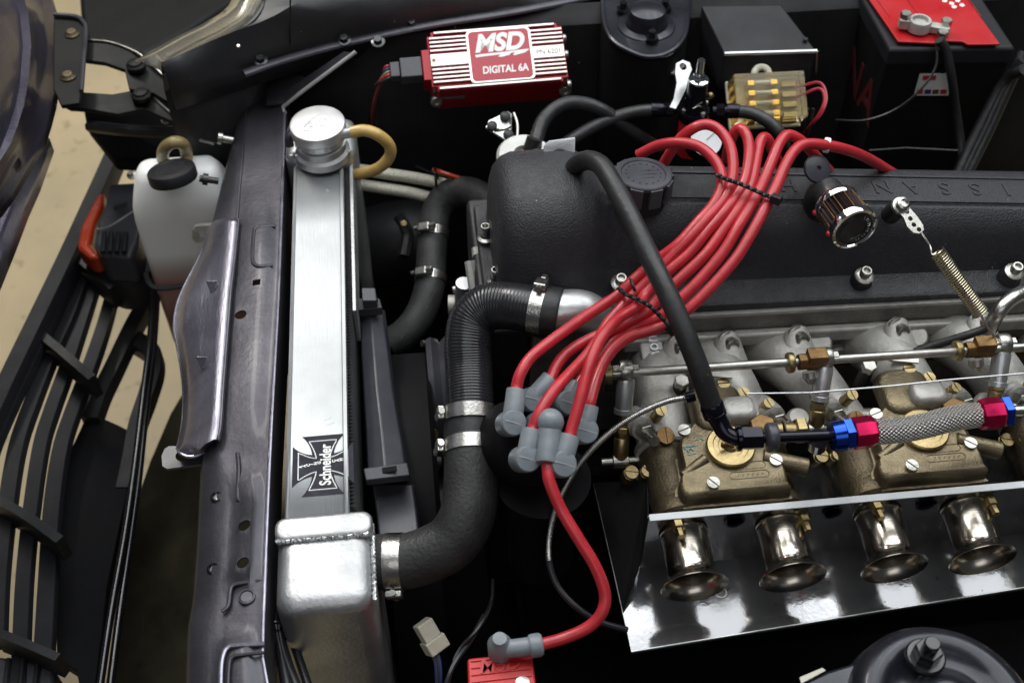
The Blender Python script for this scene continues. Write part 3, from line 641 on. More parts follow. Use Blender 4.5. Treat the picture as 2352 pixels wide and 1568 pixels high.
# far tank, neck and cap
part("far_tank", rbox(-.149, -.0665, 1.102, 1.176, .22, .737, .014, .012), "alu_tank", rd, sharp=50)
wb = MB(); pts = [V((-.142+.07*i/60, 1.106+.0006*sin(i*2.6), .7355+.0004*sin(i*2))) for i in range(61)]
wb.tube(pts, lambda t: .0022+.0006*sin(t*200), 8); part("weld_bead", wb, "alu_light", rd)
nc = P(740, 346, .734); ax = V((-.02, -.03, 1))
part("filler_neck", MB().lathe(nc, ax, [(.033, -.006), (.032, .002), (.0285, .005), (.0285, .011), (.0295, .012), (.0295, .015), (.0265, .016), (.0265, .022)], 36), "alu_tank", rd)
capo = part("filler_cap", MB().lathe(nc, ax, [(.0270, .017), (.0285, .019), (.0290, .025), (.0312, .028), (.0318, .030), (.0318, .0385), (.0312, .0408), (.0290, .0420), (0, .0422)], 48), "alu_cap", rd)
for i in range(3): part("wrench_flat", MB().box((-.006, -.001, 0), (.006, .001, .006), Matrix.Rotation(-.5+i*.5, 3, 'Z'), (0, 0, 0)).__class__().fbox(frame(nc+V((.029*sin(-.55+.55*i), -.029*cos(-.55+.55*i), .0225)), (cos(-.55+.55*i), sin(-.55+.55*i), 0), (0, 0, 1)), (-.005, -.003, -.0005), (.005, .003, .0012)), "alu_cap", capo)
# engraved emblem on the cap: a pointed loop with script inside
M = frame(nc+ax.normalized()*.0423, (cos(.55), sin(.55), 0), (-sin(.55), cos(.55), 0))
emb = MB(); pth = [(-.019, -.004), (-.017, .001), (-.004, .0075), (.008, .0095), (.015, .006), (.017, -.001), (.014, -.007), (.008, -.0095)]
emb.tube([M@V((x, y, 0)) for x, y in [tuple(q)[:2] for q in spline([V((a, b, 0)) for a, b in pth], 5)]], .00045, 6)
emb.tube([M@V(q) for q in spline([V((-.019, -.004, 0)), V((-.016, -.0065, 0)), V((-.013, -.006, 0))], 4)], .00045, 6)
emb.text("Cor's", M@Matrix.Translation((.0005, .0005, 0)), .0125, .25, .0003, .0002, w=.024); emb.text("Fe", M@Matrix.Translation((.001, -.0085, 0)), .006, .2, .0001, .0002)
part("emblem", emb, "alu_tank", capo)
part("bleed_fitting", MB().cyl(P(786, 308, .765), P(812, 304, .768), .006, seg=16), "alu_tank", rd)
part("neck_clip", MB().tube(spline(PS([(676, 300, .76), (664, 316, .755), (666, 336, .745)]), 4), .005, 8), "body_paint", rd)
solo("overflow_hose", MB().tube(spline(PS([(806, 304, .772), (838, 300, .774), (868, 310, .77), (893, 332, .755), (896, 356, .74), (878, 380, .725), (850, 394, .715), (812, 402, .705)]), 8), .0068, 14), "yellow_hose", "short amber overflow hose looping off the radiator neck", "hose")
# sticker: iron cross with lettering
st = thing("cross_sticker", P(742, 1068, Z0), "black iron cross sticker reading Schneider on the radiator", "sticker")
so = P(742, 1067, Z0+.0012); M = frame(so, (1, .0, 0), (0, 1, 0))
def cross(r, tip, nk, n=6, sx=1, sy=1):
    # four arms: flared straight ends joined by curved flanks
    arm = []
    for k in range(4):
        R_ = Matrix.Rotation(-k*pi/2, 2)
        a = [(-tip, r)]+[(tip, r)]
        q0, q1, q2 = V((tip, r)), V((nk*1.15, nk*2.1)), V((nk, nk))
        for i in range(1, n+1):
            t = i/n; q = q0*(1-t)**2+q1*2*t*(1-t)+q2*t*t; a.append((q.x, q.y))
        q0, q1, q2 = V((nk, nk)), V((nk*2.1, nk*1.15)), V((r, tip))
        for i in range(1, n):
            t = i/n; q = q0*(1-t)**2+q1*2*t*(1-t)+q2*t*t; a.append((q.x, q.y))
        arm += [tuple(R_@V(p)) for p in a]
    return [V((x*sx, y*sy, 0)) for x, y in arm]
sx, sy = 1.0, 1.22
part("cross", MB().prism([M@p for p in cross(.0282, .0195, .0100, 6, sx, sy)], (0, 0, .0002)), "sticker_black", st)
ol = cross(.0228, .0130, .0062, 6, sx, sy); ol.append(ol[0])
mb = MB(); mb.tube([M@V((p.x, p.y, .0003)) for p in ol], .00062, 6, caps=False, flat=(1, 1)); part("outline", mb, "white_print", st)
MT = frame(so+V((.002, 0, .0006)), (0, 1, 0), (-1, 0, 0))
part("lettering", MB().text("Schneider", MT, .0145, 0, .0004, .0001, w=.047), "white_print", st)
mb = MB()
for i, ch in enumerate("RACING"): mb.text(ch, frame(so+V((-.0205+.0034*i, -.0005+.0006*i, .0005)), (0, 1, 0), (-1, 0, 0)), .0042, 0, .0002, .0001)
for i, ch in enumerate("CAMS"): mb.text(ch, frame(so+V((.0100+.0034*i, .003+.0005*i, .0005)), (0, 1, 0), (-1, 0, 0)), .0042, 0, .0002, .0001)
part("small_lettering", mb, "white_print", st)

# ================================================================== COOLANT HOSES
def clamp(parent, c, ax, r, w=.012, scr_dir=(0, 0, 1), m_="steel", nslots=6):
    c = V(c); ax = V(ax).normalized(); sd = V(scr_dir); sd = (sd-ax*sd.dot(ax)).normalized(); t = ax.cross(sd)
    cl = part("hose_clamp", MB().lathe(c-ax*w/2, ax, [(r, 0), (r+.0009, .0002), (r+.0009, w-.0002), (r, w)], 40), m_, parent)
    M_ = frame(c+sd*(r+.004), t, ax)
    part("screw_housing", MB().fbox(M_, (-.008, -w*.5, -.0035), (.008, w*.5, .0035)), m_, cl, bevel=.002, seg=3)
    h = MB(); hexprism(h, M_@V((.007, 0, 0)), t, .0042, .008); part("screw_head", h, "zinc", cl)
    part("screw_tip", MB().cyl(M_@V((-.008, 0, 0)), M_@V((-.013, 0, 0)), .003, seg=12), "zinc", cl)
    for i in range(nslots):
        a = -.45-.16*i; d = sd*cos(a)+t*sin(a)*-1; q = c+d*(r+.0011); tt = ax.cross(d)
        part("slot", MB().fbox(frame(q, tt, ax), (-.0007, -w*.36, -.0006), (.0007, w*.36, .0002)), "ink_grey", cl)
    return cl
uh = thing("radiator_hose_lower", (.02, .60, .64), "matte black rubber hose curving from the radiator tank to the joint", "hose")
low = spline(PS([(866, 1290, .672), (930, 1288, .674), (985, 1272, .68), (1040, 1240, .69), (1074, 1180, .705), (1082, 1110, .715), (1082, 1040, .725), (1081, 1012, .728)]), 8)
part("tube", MB().tube(low, .0255, 26), "rubber_matte", uh)
i0 = min(range(len(low)), key=lambda i: (low[i]-P(906, 1290, .672)).length)
clamp(uh, low[i0], low[i0+1]-low[i0], .0258, .016, (.25, -1, -.35))
i1 = min(range(len(low)), key=lambda i: (low[i]-P(1081, 1032, .726)).length)
clamp(uh, low[i1], low[i1-1]-low[i1], .0258, .0135, (-1, -.1, .15))
hu = thing("radiator_hose_upper", (.04, .75, .70), "glossy ribbed black hose bending over to the thermostat housing", "hose")
up_ = spline(PS([(1081, 1000, .73), (1080, 930, .742), (1077, 850, .756), (1075, 790, .770), (1086, 735, .784), (1124, 704, .795), (1180, 703, .802), (1238, 714, .804), (1272, 720, .804)]), 10)
upr = resample(up_, .00075)
part("tube", MB().tube(upr, [(.0226+(.00022 if (k % 4) < 2 else -.00014)*(1 if 16 < k < len(upr)-60 else .3)) for k in range(len(upr))], 30), "rubber_gloss", hu, sharp=80)
part("end_collar", MB().lathe(up_[0]+V((0, .004, 0)), up_[0]-up_[4], [(.0246, -.01), (.0252, 0), (.0252, .006), (.0235, .008)], 34), "rubber", hu)
i2 = min(range(len(up_)), key=lambda i: (up_[i]-P(1080, 950, .740)).length)
clamp(hu, up_[i2], up_[i2-1]-up_[i2], .0246, .0135, (-1, -.1, .1))
i3 = min(range(len(up_)), key=lambda i: (up_[i]-P(1240, 714, .804)).length)
clamp(hu, up_[i3], up_[i3]-up_[i3+2], .0242, .013, (.1, .35, 1))
part("end_collar", MB().lathe(P(1257, 717, .804), up_[-1]-up_[-4], [(.0236, -.006), (.0252, -.004), (.0252, .010), (.024, .012)], 34), "rubber", hu)
th = thing("thermostat_housing", P(1340, 720, .70), "bright cast aluminium thermostat elbow at the end of the ribbed hose", "thermostat housing")
part("elbow", MB().tube(spline(PS([(1262, 718, .804), (1305, 714, .804), (1340, 718, .800), (1364, 738, .785), (1372, 770, .75), (1372, 800, .70)]), 8), lambda t: .0200+.0025*t, 26), "alu_light", th)
part("flange", MB().prism(PS([(1300, 770, .715), (1330, 740, .715), (1390, 730, .715), (1420, 760, .715), (1400, 800, .715), (1320, 810, .715)]), (0, 0, -.012)), "alu_cast", th, bevel=.003)
bolt(th, P(1398, 748, .718), (0, 0, 1), .0055, .006, "zinc")
lh = thing("lower_coolant_hose", (.0, 1.05, .45), "thick black hose arching behind the radiator at mid bay", "hose")
lp_ = spline(PS([(1150, 500, .66), (1118, 462, .66), (1074, 440, .655), (1030, 448, .645), (1002, 486, .63), (994, 545, .615), (990, 610, .60), (986, 660, .59), (966, 720, .575), (930, 766, .565), (890, 790, .56)]), 8)
part("tube", MB().tube(lp_, .0185, 22), "rubber_matte", lh)
for (x, y, zz) in ((996, 540, .615), (988, 640, .595)):
    i = min(range(len(lp_)), key=lambda k: (lp_[k]-P(x, y, zz)).length)
    clamp(lh, lp_[i], lp_[i-1]-lp_[i], .0187, .011, (-.6, -.5, 1), nslots=3)
for lab, pts in (("upper braided coolant line behind the radiator", [(800, 386, .665), (880, 398, .665), (960, 410, .66), (1040, 428, .65), (1120, 450, .64)]), ("lower braided coolant line behind the radiator", [(800, 420, .65), (880, 432, .65), (950, 444, .645), (1040, 468, .63)])):
    solo("braided_line", MB().tube(spline(PS(pts), 10), .0072, 16), "line_braid", lab, "hose", "braided coolant lines")
solo("line_tie", MB().tube([P(1000, 404, .668)+V((0, .012*cos(t), .011*sin(t))) for t in [2*pi*i/16 for i in range(17)]], .0018, 6).tube([P(1002, 398, .67), P(1006, 412, .66)], .002, 6), "black_gloss", "small black tie round the upper braided line", "cable tie")
solo("orange_lead", MB().tube(spline(PS([(996, 390, .67), (1020, 398, .675), (1062, 412, .665)]), 5), .003, 8), "orange_lens", "short orange lead lying along the braided line", "wire")
solo("thin_bay_cable", MB().tube(spline(PS([(868, 180, .70), (862, 260, .68), (880, 320, .64), (940, 372, .60), (1000, 400, .605), (1060, 412, .60)]), 8), .0018, 6), "rubber", "thin black cable hanging from the ignition box wires to the braided line", "cable")

# ------------------------------------------------------------------ fan shroud
fs = thing("fan_shroud", (-.04, .78, .35), "dark plastic electric fan shroud behind the radiator", "fan shroud")
rows = []
for x0, x1, y in ((822, 884, 712), (826, 896, 800), (832, 908, 900), (838, 926, 1000), (842, 940, 1092)):
    rows.append([P(x0, y, .62), P(x0+4, y, .668), P((x0*.55+x1*.45), y, .676), P(x1-6, y, .668), P(x1, y, .655), P(x1, y, .54), P(x0, y, .52)])
part("rim", MB().loft(rows), "shroud_plastic", fs, bevel=.002, sharp=30)
part("mounting_clip", MB().prism(PS([(818, 684, .69), (872, 684, .69), (878, 706, .69), (812, 712, .69)]), (0, 0, -.012)).prism(PS([(830, 660, .705), (862, 660, .705), (866, 690, .705), (832, 690, .705)]), (0, 0, -.012)), "shroud_plastic", fs, bevel=.0015)
part("clip_slot", MB().lathe(P(856, 690, .6905), (0, 0, 1), [(.006, 0), (.006, .0006)], 16), "bay_black", fs)
part("mounting_clip", MB().prism(PS([(834, 1074, .685), (936, 1060, .675), (942, 1090, .675), (840, 1102, .685)]), (0, 0, -.010)), "shroud_plastic", fs, bevel=.0015)
part("clip_slot", MB().fbox(frame(P(895, 1078, .681), (1, .1, 0), (0, 1, 0)), (-.007, -.003, 0), (.007, .003, .0008)), "bay_black", fs)
part("lower_rim", MB().loft([[P(x0, y, .60), P(x0+3, y, .645), P(x1-5, y, .645), P(x1, y, .635), P(x1, y, .52), P(x0, y, .50)] for x0, x1, y in ((852, 952, 1112), (862, 962, 1180), (868, 968, 1235))]), "shroud_plastic", fs, bevel=.002)
part("ring", MB().lathe(V((-.035, .78, .45)), (1, 0, 0), [(.175, -.02), (.195, -.02), (.195, .03), (.188, .035), (.178, .03), (.175, -.02)], 64), "bay_black", fs)
part("motor", MB().lathe(V((-.02, .78, .45)), (1, 0, 0), [(.07, -.02), (.07, .035), (.055, .045), (0, .045)], 36), "shroud_plastic", fs)
for k in range(7):
    a = 2*pi*k/7; q = V((-.02, .78, .45)); d = V((0, cos(a), sin(a))); e_ = V((0, -sin(a), cos(a)))
    part("blade", MB().add([q+d*.06-e_*.02+V((.006, 0, 0)), q+d*.06+e_*.02-V((.006, 0, 0)), q+d*.172+e_*.038-V((.008, 0, 0)), q+d*.172-e_*.02+V((.008, 0, 0))], [(0, 1, 2, 3)]), "black_satin", fs, solid=.002)

# ================================================================== ENGINE
en = thing("engine_block", (.4, .85, .2), "dark engine block and grey cylinder head below the black valve cover", "engine")
part("block", MB().box((.09, .72, .2), (.95, 1.0, .60)), "bay_black", en, bevel=.01)
TILT = Matrix.Rotation(.0333, 3, 'Y')
hd = part("cylinder_head", MB().box((.10, .776, .60), (.95, .93, .772), TILT, (.15, .85, .7)), "alu_head", en, bevel=.003)
part("head_ledge", MB().box((.19, .766, .735), (.95, .7755, .752), TILT, (.15, .85, .7)), "alu_cast", hd, bevel=.003)
part("gasket", MB().box((.19, .7735, .7722), (.95, .93, .7760), TILT, (.15, .85, .7)), "alu_cast", hd)
for i in range(7):
    x = .21+.103*i; part("head_boss", MB().cyl((x, .7765, .71-.033*(x-.15)), (x, .768, .71-.033*(x-.15)), .011, seg=18, ch=.002), "alu_cast", hd)
part("oil_rail", MB().box((.19, .762, .700), (.95, .7755, .708), TILT, (.15, .85, .7)), "brass_dark", hd, bevel=.002)
# front timing cover, ribbed
tcv = part("timing_cover", MB().box((.052, .775, .30), (.098, .97, .772)), "black_satin", en, bevel=.006)
for k, (a, b) in enumerate((((1080, 600), (1094, 690)), ((1096, 570), (1108, 690)), ((1110, 585), (1122, 690)))):
    part("cover_rib", MB().tube(PS([(a[0], a[1], .77), (b[0], b[1], .745)]), .006, 8), "alu_cast", tcv)
part("adjuster_stud", MB().cyl(P(1040, 665, .70), P(1062, 662, .70), .004, seg=12), "zinc", tcv)
part("adjuster_block", MB().cyl(P(1066, 650, .725), P(1062, 700, .69), .009, seg=14), "alu_light", tcv)
part("adjuster_block", MB().cyl(P(1030, 700, .68), P(1046, 700, .68), .011, seg=14), "alu_cast", tcv)
# valve cover -------------------------------------------------------
vc = thing("valve_cover", (.36, .86, .775), "wrinkle finish black valve cover with raised front dome and embossed lettering", "valve cover")
main = [(.778, .7765), (.778, .786), (.782, .789), (.794, .790), (.803, .796), (.811, .812), (.821, .838), (.832, .856), (.845, .8655), (.849, .8655), (.852, .8685), (.876, .8685), (.898, .8675), (.906, .862), (.918, .84), (.925, .80), (.935, .789), (.952, .786), (.952, .7765)]
dome = [(.776, .7765), (.776, .786), (.779, .790), (.785, .797), (.790, .810), (.797, .832), (.806, .856), (.820, .874), (.836, .8825), (.844, .885), (.852, .8862), (.876, .8865), (.900, .884), (.915, .876), (.930, .85), (.940, .81), (.945, .795), (.952, .786), (.952, .7765)]
rows = []
def sec(x, k, sh=0, ins=0):
    r = []
    for (a, b), (c, d) in zip(main, dome):
        y, zz = a+(c-a)*k, b+(d-b)*k
        y = .864+(y-.864)*(1-ins); zz = .7765+(zz-.7765)*(1-ins*1.6)
        t = max(0, (x-.15)/.45); h = (zz-.7765)/.092
        r.append((x, y-.018*t*h, .7765-.015*t+(zz-.7765)*(1-.22*t)))
    return r
def ctop(x, y, zz): t = max(0, (x-.15)/.45); h = (zz-.7765)/.092; return V((x, y-.018*t*h, .7765-.015*t+(zz-.7765)*(1-.22*t)))
for x, k, ins in ((.070, 1, .30), (.072, 1, .16), (.076, 1, .08), (.084, 1, .025), (.094, 1, 0), (.12, 1, 0), (.148, 1, .003), (.158, .92, .005), (.166, .62, .004), (.172, .28, 0), (.178, .08, 0), (.186, 0, 0), (.25, 0, 0), (.35, 0, 0), (.5, 0, 0), (.65, 0, 0), (.80, 0, 0), (.95, 0, 0)):
    rows.append(sec(x, k, 0, ins))
part("shell", MB().loft(rows), "crinkle_black", vc, sharp=32)
part("front_flange", MB().prism([(.058, .79, .7765), (.10, .778, .7765), (.10, .955, .7765), (.058, .94, .7765)], (0, 0, .011)), "crinkle_black", vc, bevel=.003)
for yb in (.8515, .8885): part("band", MB().loft([[ctop(x, yb+a, .8676+b) for a, b in ((0, 0), (.0025, 0), (.0025, .0018), (0, .0018))] for x in (.185, .5, .95)]), "crinkle_black", vc)
for k_, ch in enumerate("CHO·NASSIN"):
    if ch == "·": part("letter", MB().lathe(ctop(.362+.032*k_-.032, .872, .8686), (0, 0, 1), [(.003, 0), (.003, .0014)], 12), "crinkle_black", vc)
    else: part("letter", MB().text(ch, frame(ctop(.362+.032*k_-.032, .872, .8688), (-1, 0, .078), (0, -1, 0)), .026, 0, .0002, .0007), "crinkle_black", vc, sharp=20)
# bolt towers on the side
for x, y, zz in ((1985, 632, .792), (2330, 622, .788), (1425, 648, .803)):
    q = P(x, y, zz); part("bolt_boss", MB().lathe(q+V((0, .006, -.022)), V((0, -.25, 1)), [(.016, -.006), (.012, .008), (.0095, .018), (.0085, .0205), (0, .0205)], 20), "crinkle_black", vc)
    part("bolt", MB().lathe(q+V((0, 0, -.0015)), V((0, -.25, 1)), [(.0095, 0), (.0095, .0015), (.0075, .0025), (.0055, .003), (.0055, .0105), (.0048, .0112), (.0036, .0112), (.0034, .008), (0, .008)], 18), "zinc", vc)
for x, y, zz in ((1115, 532, .80), (1139, 632, .80)):
    q = P(x, y, zz); part("bolt", MB().lathe(q+V((0, 0, -.010)), V((0, 0, 1)), [(.0085, 0), (.0085, .0025), (.0055, .004), (.0052, .017), (.0045, .018), (.0034, .018), (.0032, .014), (0, .014)], 18), "steel", vc)
# oil filler cap
of = thing("oil_filler_cap", P(1474, 400, .868), "round black ribbed oil filler cap on the valve cover", "filler cap")
oq = P(1478, 398, .892); ax = V((.07, .10, 1)).normalized(); oq = oq-ax*.014
part("skirt", MB().lathe(oq, ax, [(.024, -.02), (.025, 0), (.0255, .010), (.024, .013), (0, .013)], 36), "plastic_black", of)
part("rim", MB().lathe(oq, ax, [(.0235, .010), (.0272, .0105), (.0272, .0135), (.0262, .0145), (.0215, .0148), (.0205, .0135), (.0, .0135)], 44), "shroud_plastic", of)
u_, w_, _ = basis(ax)
for i in range(9):
    a = 2*pi*i/9+.3; d = u_*cos(a)+w_*sin(a); part("grip_rib", MB().fbox(frame(oq+d*.0265+ax*.004, ax.cross(d), ax), (-.0066, -.0120, -.0020), (.0066, .0088, .0024)), "shroud_plastic", of, bevel=.001)
mk_ = MB()
for yy_, n_ in ((.006, 5), (0, 8), (-.006, 6)):
    q_ = [oq+ax*.0137+V((-.0016*n_+.0032*n_*i/(n_*4), yy_+.0008*sin(i*2.1+yy_*900), -yy_*.1)) for i in range(n_*4+1)]; mk_.tube(q_, .0003, 5)
for i in range(16):
    a_ = 2*pi*i/16; mk_.ball(oq+ax*.0137+u_*(.0165*cos(a_))+w_*(.0165*sin(a_)), .0008, 6)
part("moulded_marks", mk_, "shroud_plastic", of)["kind"] = "stuff"
# breather filter
bf = thing("breather_filter", P(1940, 520, .86), "small chrome breather filter with red pleats on the valve cover", "filter")
fa, fb = P(1932, 452, .902), P(1962, 525, .896); ax = (fb-fa).normalized()
ax = V((.17, -1, .04)).normalized(); fb = P(1962, 525, .874); fa = fb-ax*.037
part("neck", MB().tube([fa-ax*.001, fa-ax*.016, fa-ax*.026+V((0, 0, -.012)), fa-ax*.03+V((0, 0, -.04))], .0155, 20), "rubber", bf)
part("back_cap", MB().lathe(fa, ax, [(.015, -.003), (.0205, -.002), (.0215, 0), (.0215, .004), (.0205, .006), (.0, .006)], 36), "chrome", bf)
u_, w_, _ = basis(ax); m = MB(); ring = []
for i in range(60):
    r_ = .0205 if i % 2 == 0 else .0168; a = 2*pi*i/60; ring.append(u_*cos(a)*r_+w_*sin(a)*r_)
m.grid([[fa+ax*.005+q for q in ring], [fa+ax*.034+q for q in ring]], True); part("pleats", m, "air_filter_mesh", bf, sharp=20)
for i in range(12):
    a = 2*pi*i/12; d = u_*cos(a)+w_*sin(a); part("cage_wire", MB().cyl(fa+ax*.004+d*.0206, fa+ax*.035+d*.0206, .00045, seg=6), "brass_dark", bf)
part("front_cap", MB().lathe(fb, ax, [(.0205, -.007), (.0225, -.006), (.0228, -.001), (.0222, .0015), (.0200, .0020), (.0190, .0002), (0, .0)], 44), "chrome", bf)
part("end_disc", MB().lathe(fb, ax, [(.0188, .0001), (.0180, .0010), (.0150, .0008), (.0140, .0016), (.0112, .0016), (.0104, .0004), (0, .0003)], 40), "tower_paint", bf)
mk_ = MB()
for i in range(11):
    a = -1.3+i*.23; d = u_*cos(a)+w_*sin(a); mk_.tube([fb+d*.0125+ax*.0014, fb+d*.0153+ax*.0012+ax.cross(d)*.0006*(-1)**i], .0005, 5)
part("stamped_marks", mk_, "alu_light", bf)["kind"] = "stuff"
part("red_seal", MB().ball(fa-u_*.020-w_*.006, .003).ball(fb-u_*.021-w_*.006-ax*.006, .003), "red_silicone", bf)
# return spring and bracket
rs = thing("throttle_return_spring", P(2200, 640, .80), "brass coloured coil spring hooked to a perforated bracket", "spring")
cut = MB(); brk = [(2054, 470), (2062, 462), (2078, 462), (2090, 478), (2106, 496), (2120, 516), (2122, 528), (2112, 536), (2098, 534), (2084, 520), (2076, 500), (2064, 486)]
bp0 = P(2070, 470, .868); bn = V((.1, -.45, .9)).normalized()
for x, y in ((2083, 486), (2091, 502), (2099, 516), (2111, 527)): cut.lathe(PP(x, y, bp0, bn), bn, [(.0024, -.02), (.0024, .02)], 14)
part("bracket", MB().prism([PP(x, y, bp0, bn) for x, y in brk], -bn*.0025), "zinc", rs, cut=cut)
part("bracket_bolt", MB().lathe(PP(2070, 472, bp0, bn), bn, [(.0085, -.004), (.0085, 0), (.0062, .0005), (.0062, .006), (.004, .007), (.0035, .0045), (0, .0045)], 18), "steel", rs)
part("bracket_spacer", MB().lathe(PP(2070, 472, bp0, bn)-bn*.003, bn, [(.009, -.022), (.009, 0), (0, 0)], 18), "black_satin", rs)
sa, sb = P(2152, 578, .858), P(2254, 722, .815)
part("coil", MB().tube(helix(sa, sb, .0066, 30, 12), .00105, 6), "spring_wire", rs)
part("hook", MB().tube(spline([P(2112, 528, .850), P(2122, 542, .856), P(2136, 566, .86), P(2140, 584, .857), P(2150, 584, .858), P(2156, 576, .862)], 5), .0010, 6), "zinc", rs)
part("hook", MB().tube(spline([P(2250, 716, .818), P(2262, 742, .808), P(2280, 768, .79), P(2290, 785, .785)], 5), .0010, 6), "zinc", rs)

# ------------------------------------------------------------------ intake manifold
im = thing("intake_manifold", (.36, .70, .62), "grey cast aluminium intake manifold with six bolted runners", "manifold")
TX = [.2165, .305, .3975, .4785, .575, .66]                      # throat positions along the engine
HX = [(1512, 800), (1630, 800), (1780, 762), (2012, 758), (2205, 750)]
for i in range(6):
    if i < 5: h = P(HX[i][0], HX[i][1], .735); h.y = .772
    else: h = V((.655, .772, .735))
    h.z = .712; f_ = V((TX[i], .668, .703))
    mid_ = h.lerp(f_, .4)+V((0, 0, .012))
    part("runner", MB().tube(spline([h+V((0, .006, -.002)), h, mid_, f_.lerp(mid_, .3), f_], 6), lambda t: .0300-.005*t, 24), "alu_cast", im)
    part("carburettor_flange", MB().lathe(f_+V((0, .004, 0)), (0, -1, 0), [(.027, 0), (.029, .002), (.029, .010), (.027, .012)], 32), "alu_cast", im)
    # bolt ear up on the head
    e_ = h+V((.016, -.004, .030)); rows = []
    part("bolt_ear", MB().loft([[e_+V((x*(.85+.5*k), -.004-.03*k, y-.02*k)) for x, y in rrect(.030, .030+.01*k, .0135)] for k in (0, .4, 1)]), "alu_cast", im, sharp=50)
    q = e_+V((0, -.006, .004)); part("bolt", MB().lathe(q, V((.25, -1, .35)), [(.0115, -.002), (.0115, .002), (.0095, .0035), (.0072, .004), (.0072, .013), (.006, .0138), (.004, .0138), (.0038, .010), (0, .010)], 18), "zinc", im)
part("balance_tube", MB().cyl((.19, .674, .718), (.72, .674, .718), .0085, seg=18), "alu_cast", im)
for x in (.255, .285, .345, .437, .465, .53): part("boss", MB().lathe(V((x, .676, .716)), V((0, -.2, 1)), [(.012, -.01), (.0115, .010), (.009, .014), (0, .0145)], 20), "alu_cast", im)
for i, (x, y) in enumerate(((1880, 790), (2100, 775))): part("plug", MB().lathe(P(x, y, .725), (0, -.5, 1), [(.015, -.015), (.013, .004), (.010, .008), (0, .008)], 20), "alu_cast", im)
tx = frame(P(1500, 815, .742)+V((0, -.006, 0)), (0, .95, .32), (-1, 0, 0)); part("cast_lettering", MB().fbox(tx, (-.026, -.012, -.008), (.026, .012, -.001)), "alu_cast", im, bevel=.003)
part("cast_letters", MB().text("Cannon", tx, .017, 0, .0003, .0012, w=.050), "alu_light", im)["kind"] = "stuff"
part("vacuum_port", MB().tube(spline(PS([(2352, 672, .80), (2318, 690, .80), (2290, 722, .79), (2270, 762, .76), (2258, 790, .73)]), 6), .0072, 14), "steel", im)
solo("vacuum_hose", MB().tube(spline(PS([(2262, 756, .77), (2220, 770, .768), (2140, 795, .75), (2060, 822, .735), (1990, 838, .73)]), 6), .0042, 10), "rubber", "thin black vacuum hose crossing the manifold runners", "hose")

# ------------------------------------------------------------------ heat shield
hs = thing("heat_shield", (.35, .55, .62), "polished sheet metal heat shield below the intake trumpets", "heat shield")
fl_, fr_ = P(1450, 1497, .639), P(2352, 1350, .639); d = (fr_-fl_); fr2 = fl_+d*1.5
bl_ = P(1365, 1112, .650); wl = P(1476, 1230, .655)
br2 = bl_+V((fr2.x-fl_.x, .0, 0))
wy = .578
rows = []
for t in (0, .25, .5, .75, 1):
    f0 = fl_.lerp(fr2, t); b0 = bl_.lerp(br2, t)
    rows.append([f0+V((0, .0006, -.004)), f0, f0.lerp(b0, .05), f0.lerp(b0, .3), f0.lerp(b0, .5), f0.lerp(b0, .75), b0])
part("tray", MB().grid([r_[1:] for r_ in rows]), "polished_shield", hs, solid=.0014, flat=True)
part("tray_flange", MB().grid([r_[:2] for r_ in rows]), "polished_shield", hs, solid=.0010, flat=True)
part("tray_edge", MB().tube([bl_+V((-.0004, 0, .001)), fl_+V((0, 0, .0012)), fr2+V((0, 0, .0012))], .0010, 6), "alu_light", hs)
cut = MB()
for x in TX[:5]: cut.lathe((x, wy-.03, .700), (0, 1, 0), [(.0225, 0), (.0225, .06)], 28)
for x in (.262, .352, .44): cut.lathe((x, wy-.03, .712), (0, 1, 0), [(.007, 0), (.007, .06)], 18)
part("back_wall", MB().box((.182, wy-.0008, .6445), (.80, wy+.0008, .7285)), "polished_shield", hs, cut=cut, sharp=30)
la, lb = P(1487, 1190, .729), P(2352, 1103, .729); le = la+(lb-la)*1.5
la.y = lb.y = le.y = wy
part("top_lip", MB().prism([(.1825, wy-.0062, .7295), (.80, wy-.0062, .7295), (.80, wy+.0006, .7302), (.1825, wy+.0006, .7302)], (0, 0, .0012)), "alu_brushed", hs, bevel=.0004)
part("end_flap", MB().add([P(1364, 1108, .652), P(1487, 1104, .700), P(1489, 1191, .7285), P(1472, 1290, .680), P(1432, 1400, .6455)], [(0, 1, 2, 3, 4)]), "bay_wall", hs, solid=.0012, flat=True)
for x in (.262, .352, .44): part("grommet", MB().lathe((x, wy-.0012, .712), (0, -1, 0), [(.0098, 0), (.0098, .0015), (.0072, .002), (.0065, 0)], 22), "black_anodised", hs)
for q in (P(1655, 1362, .641), P(2070, 1320, .641)): part("rivet_ring", MB().lathe(q, (0, 0, 1), [(.0072, 0), (.006, .0018), (.0045, .0018), (.004, 0)], 20), "zinc", hs)

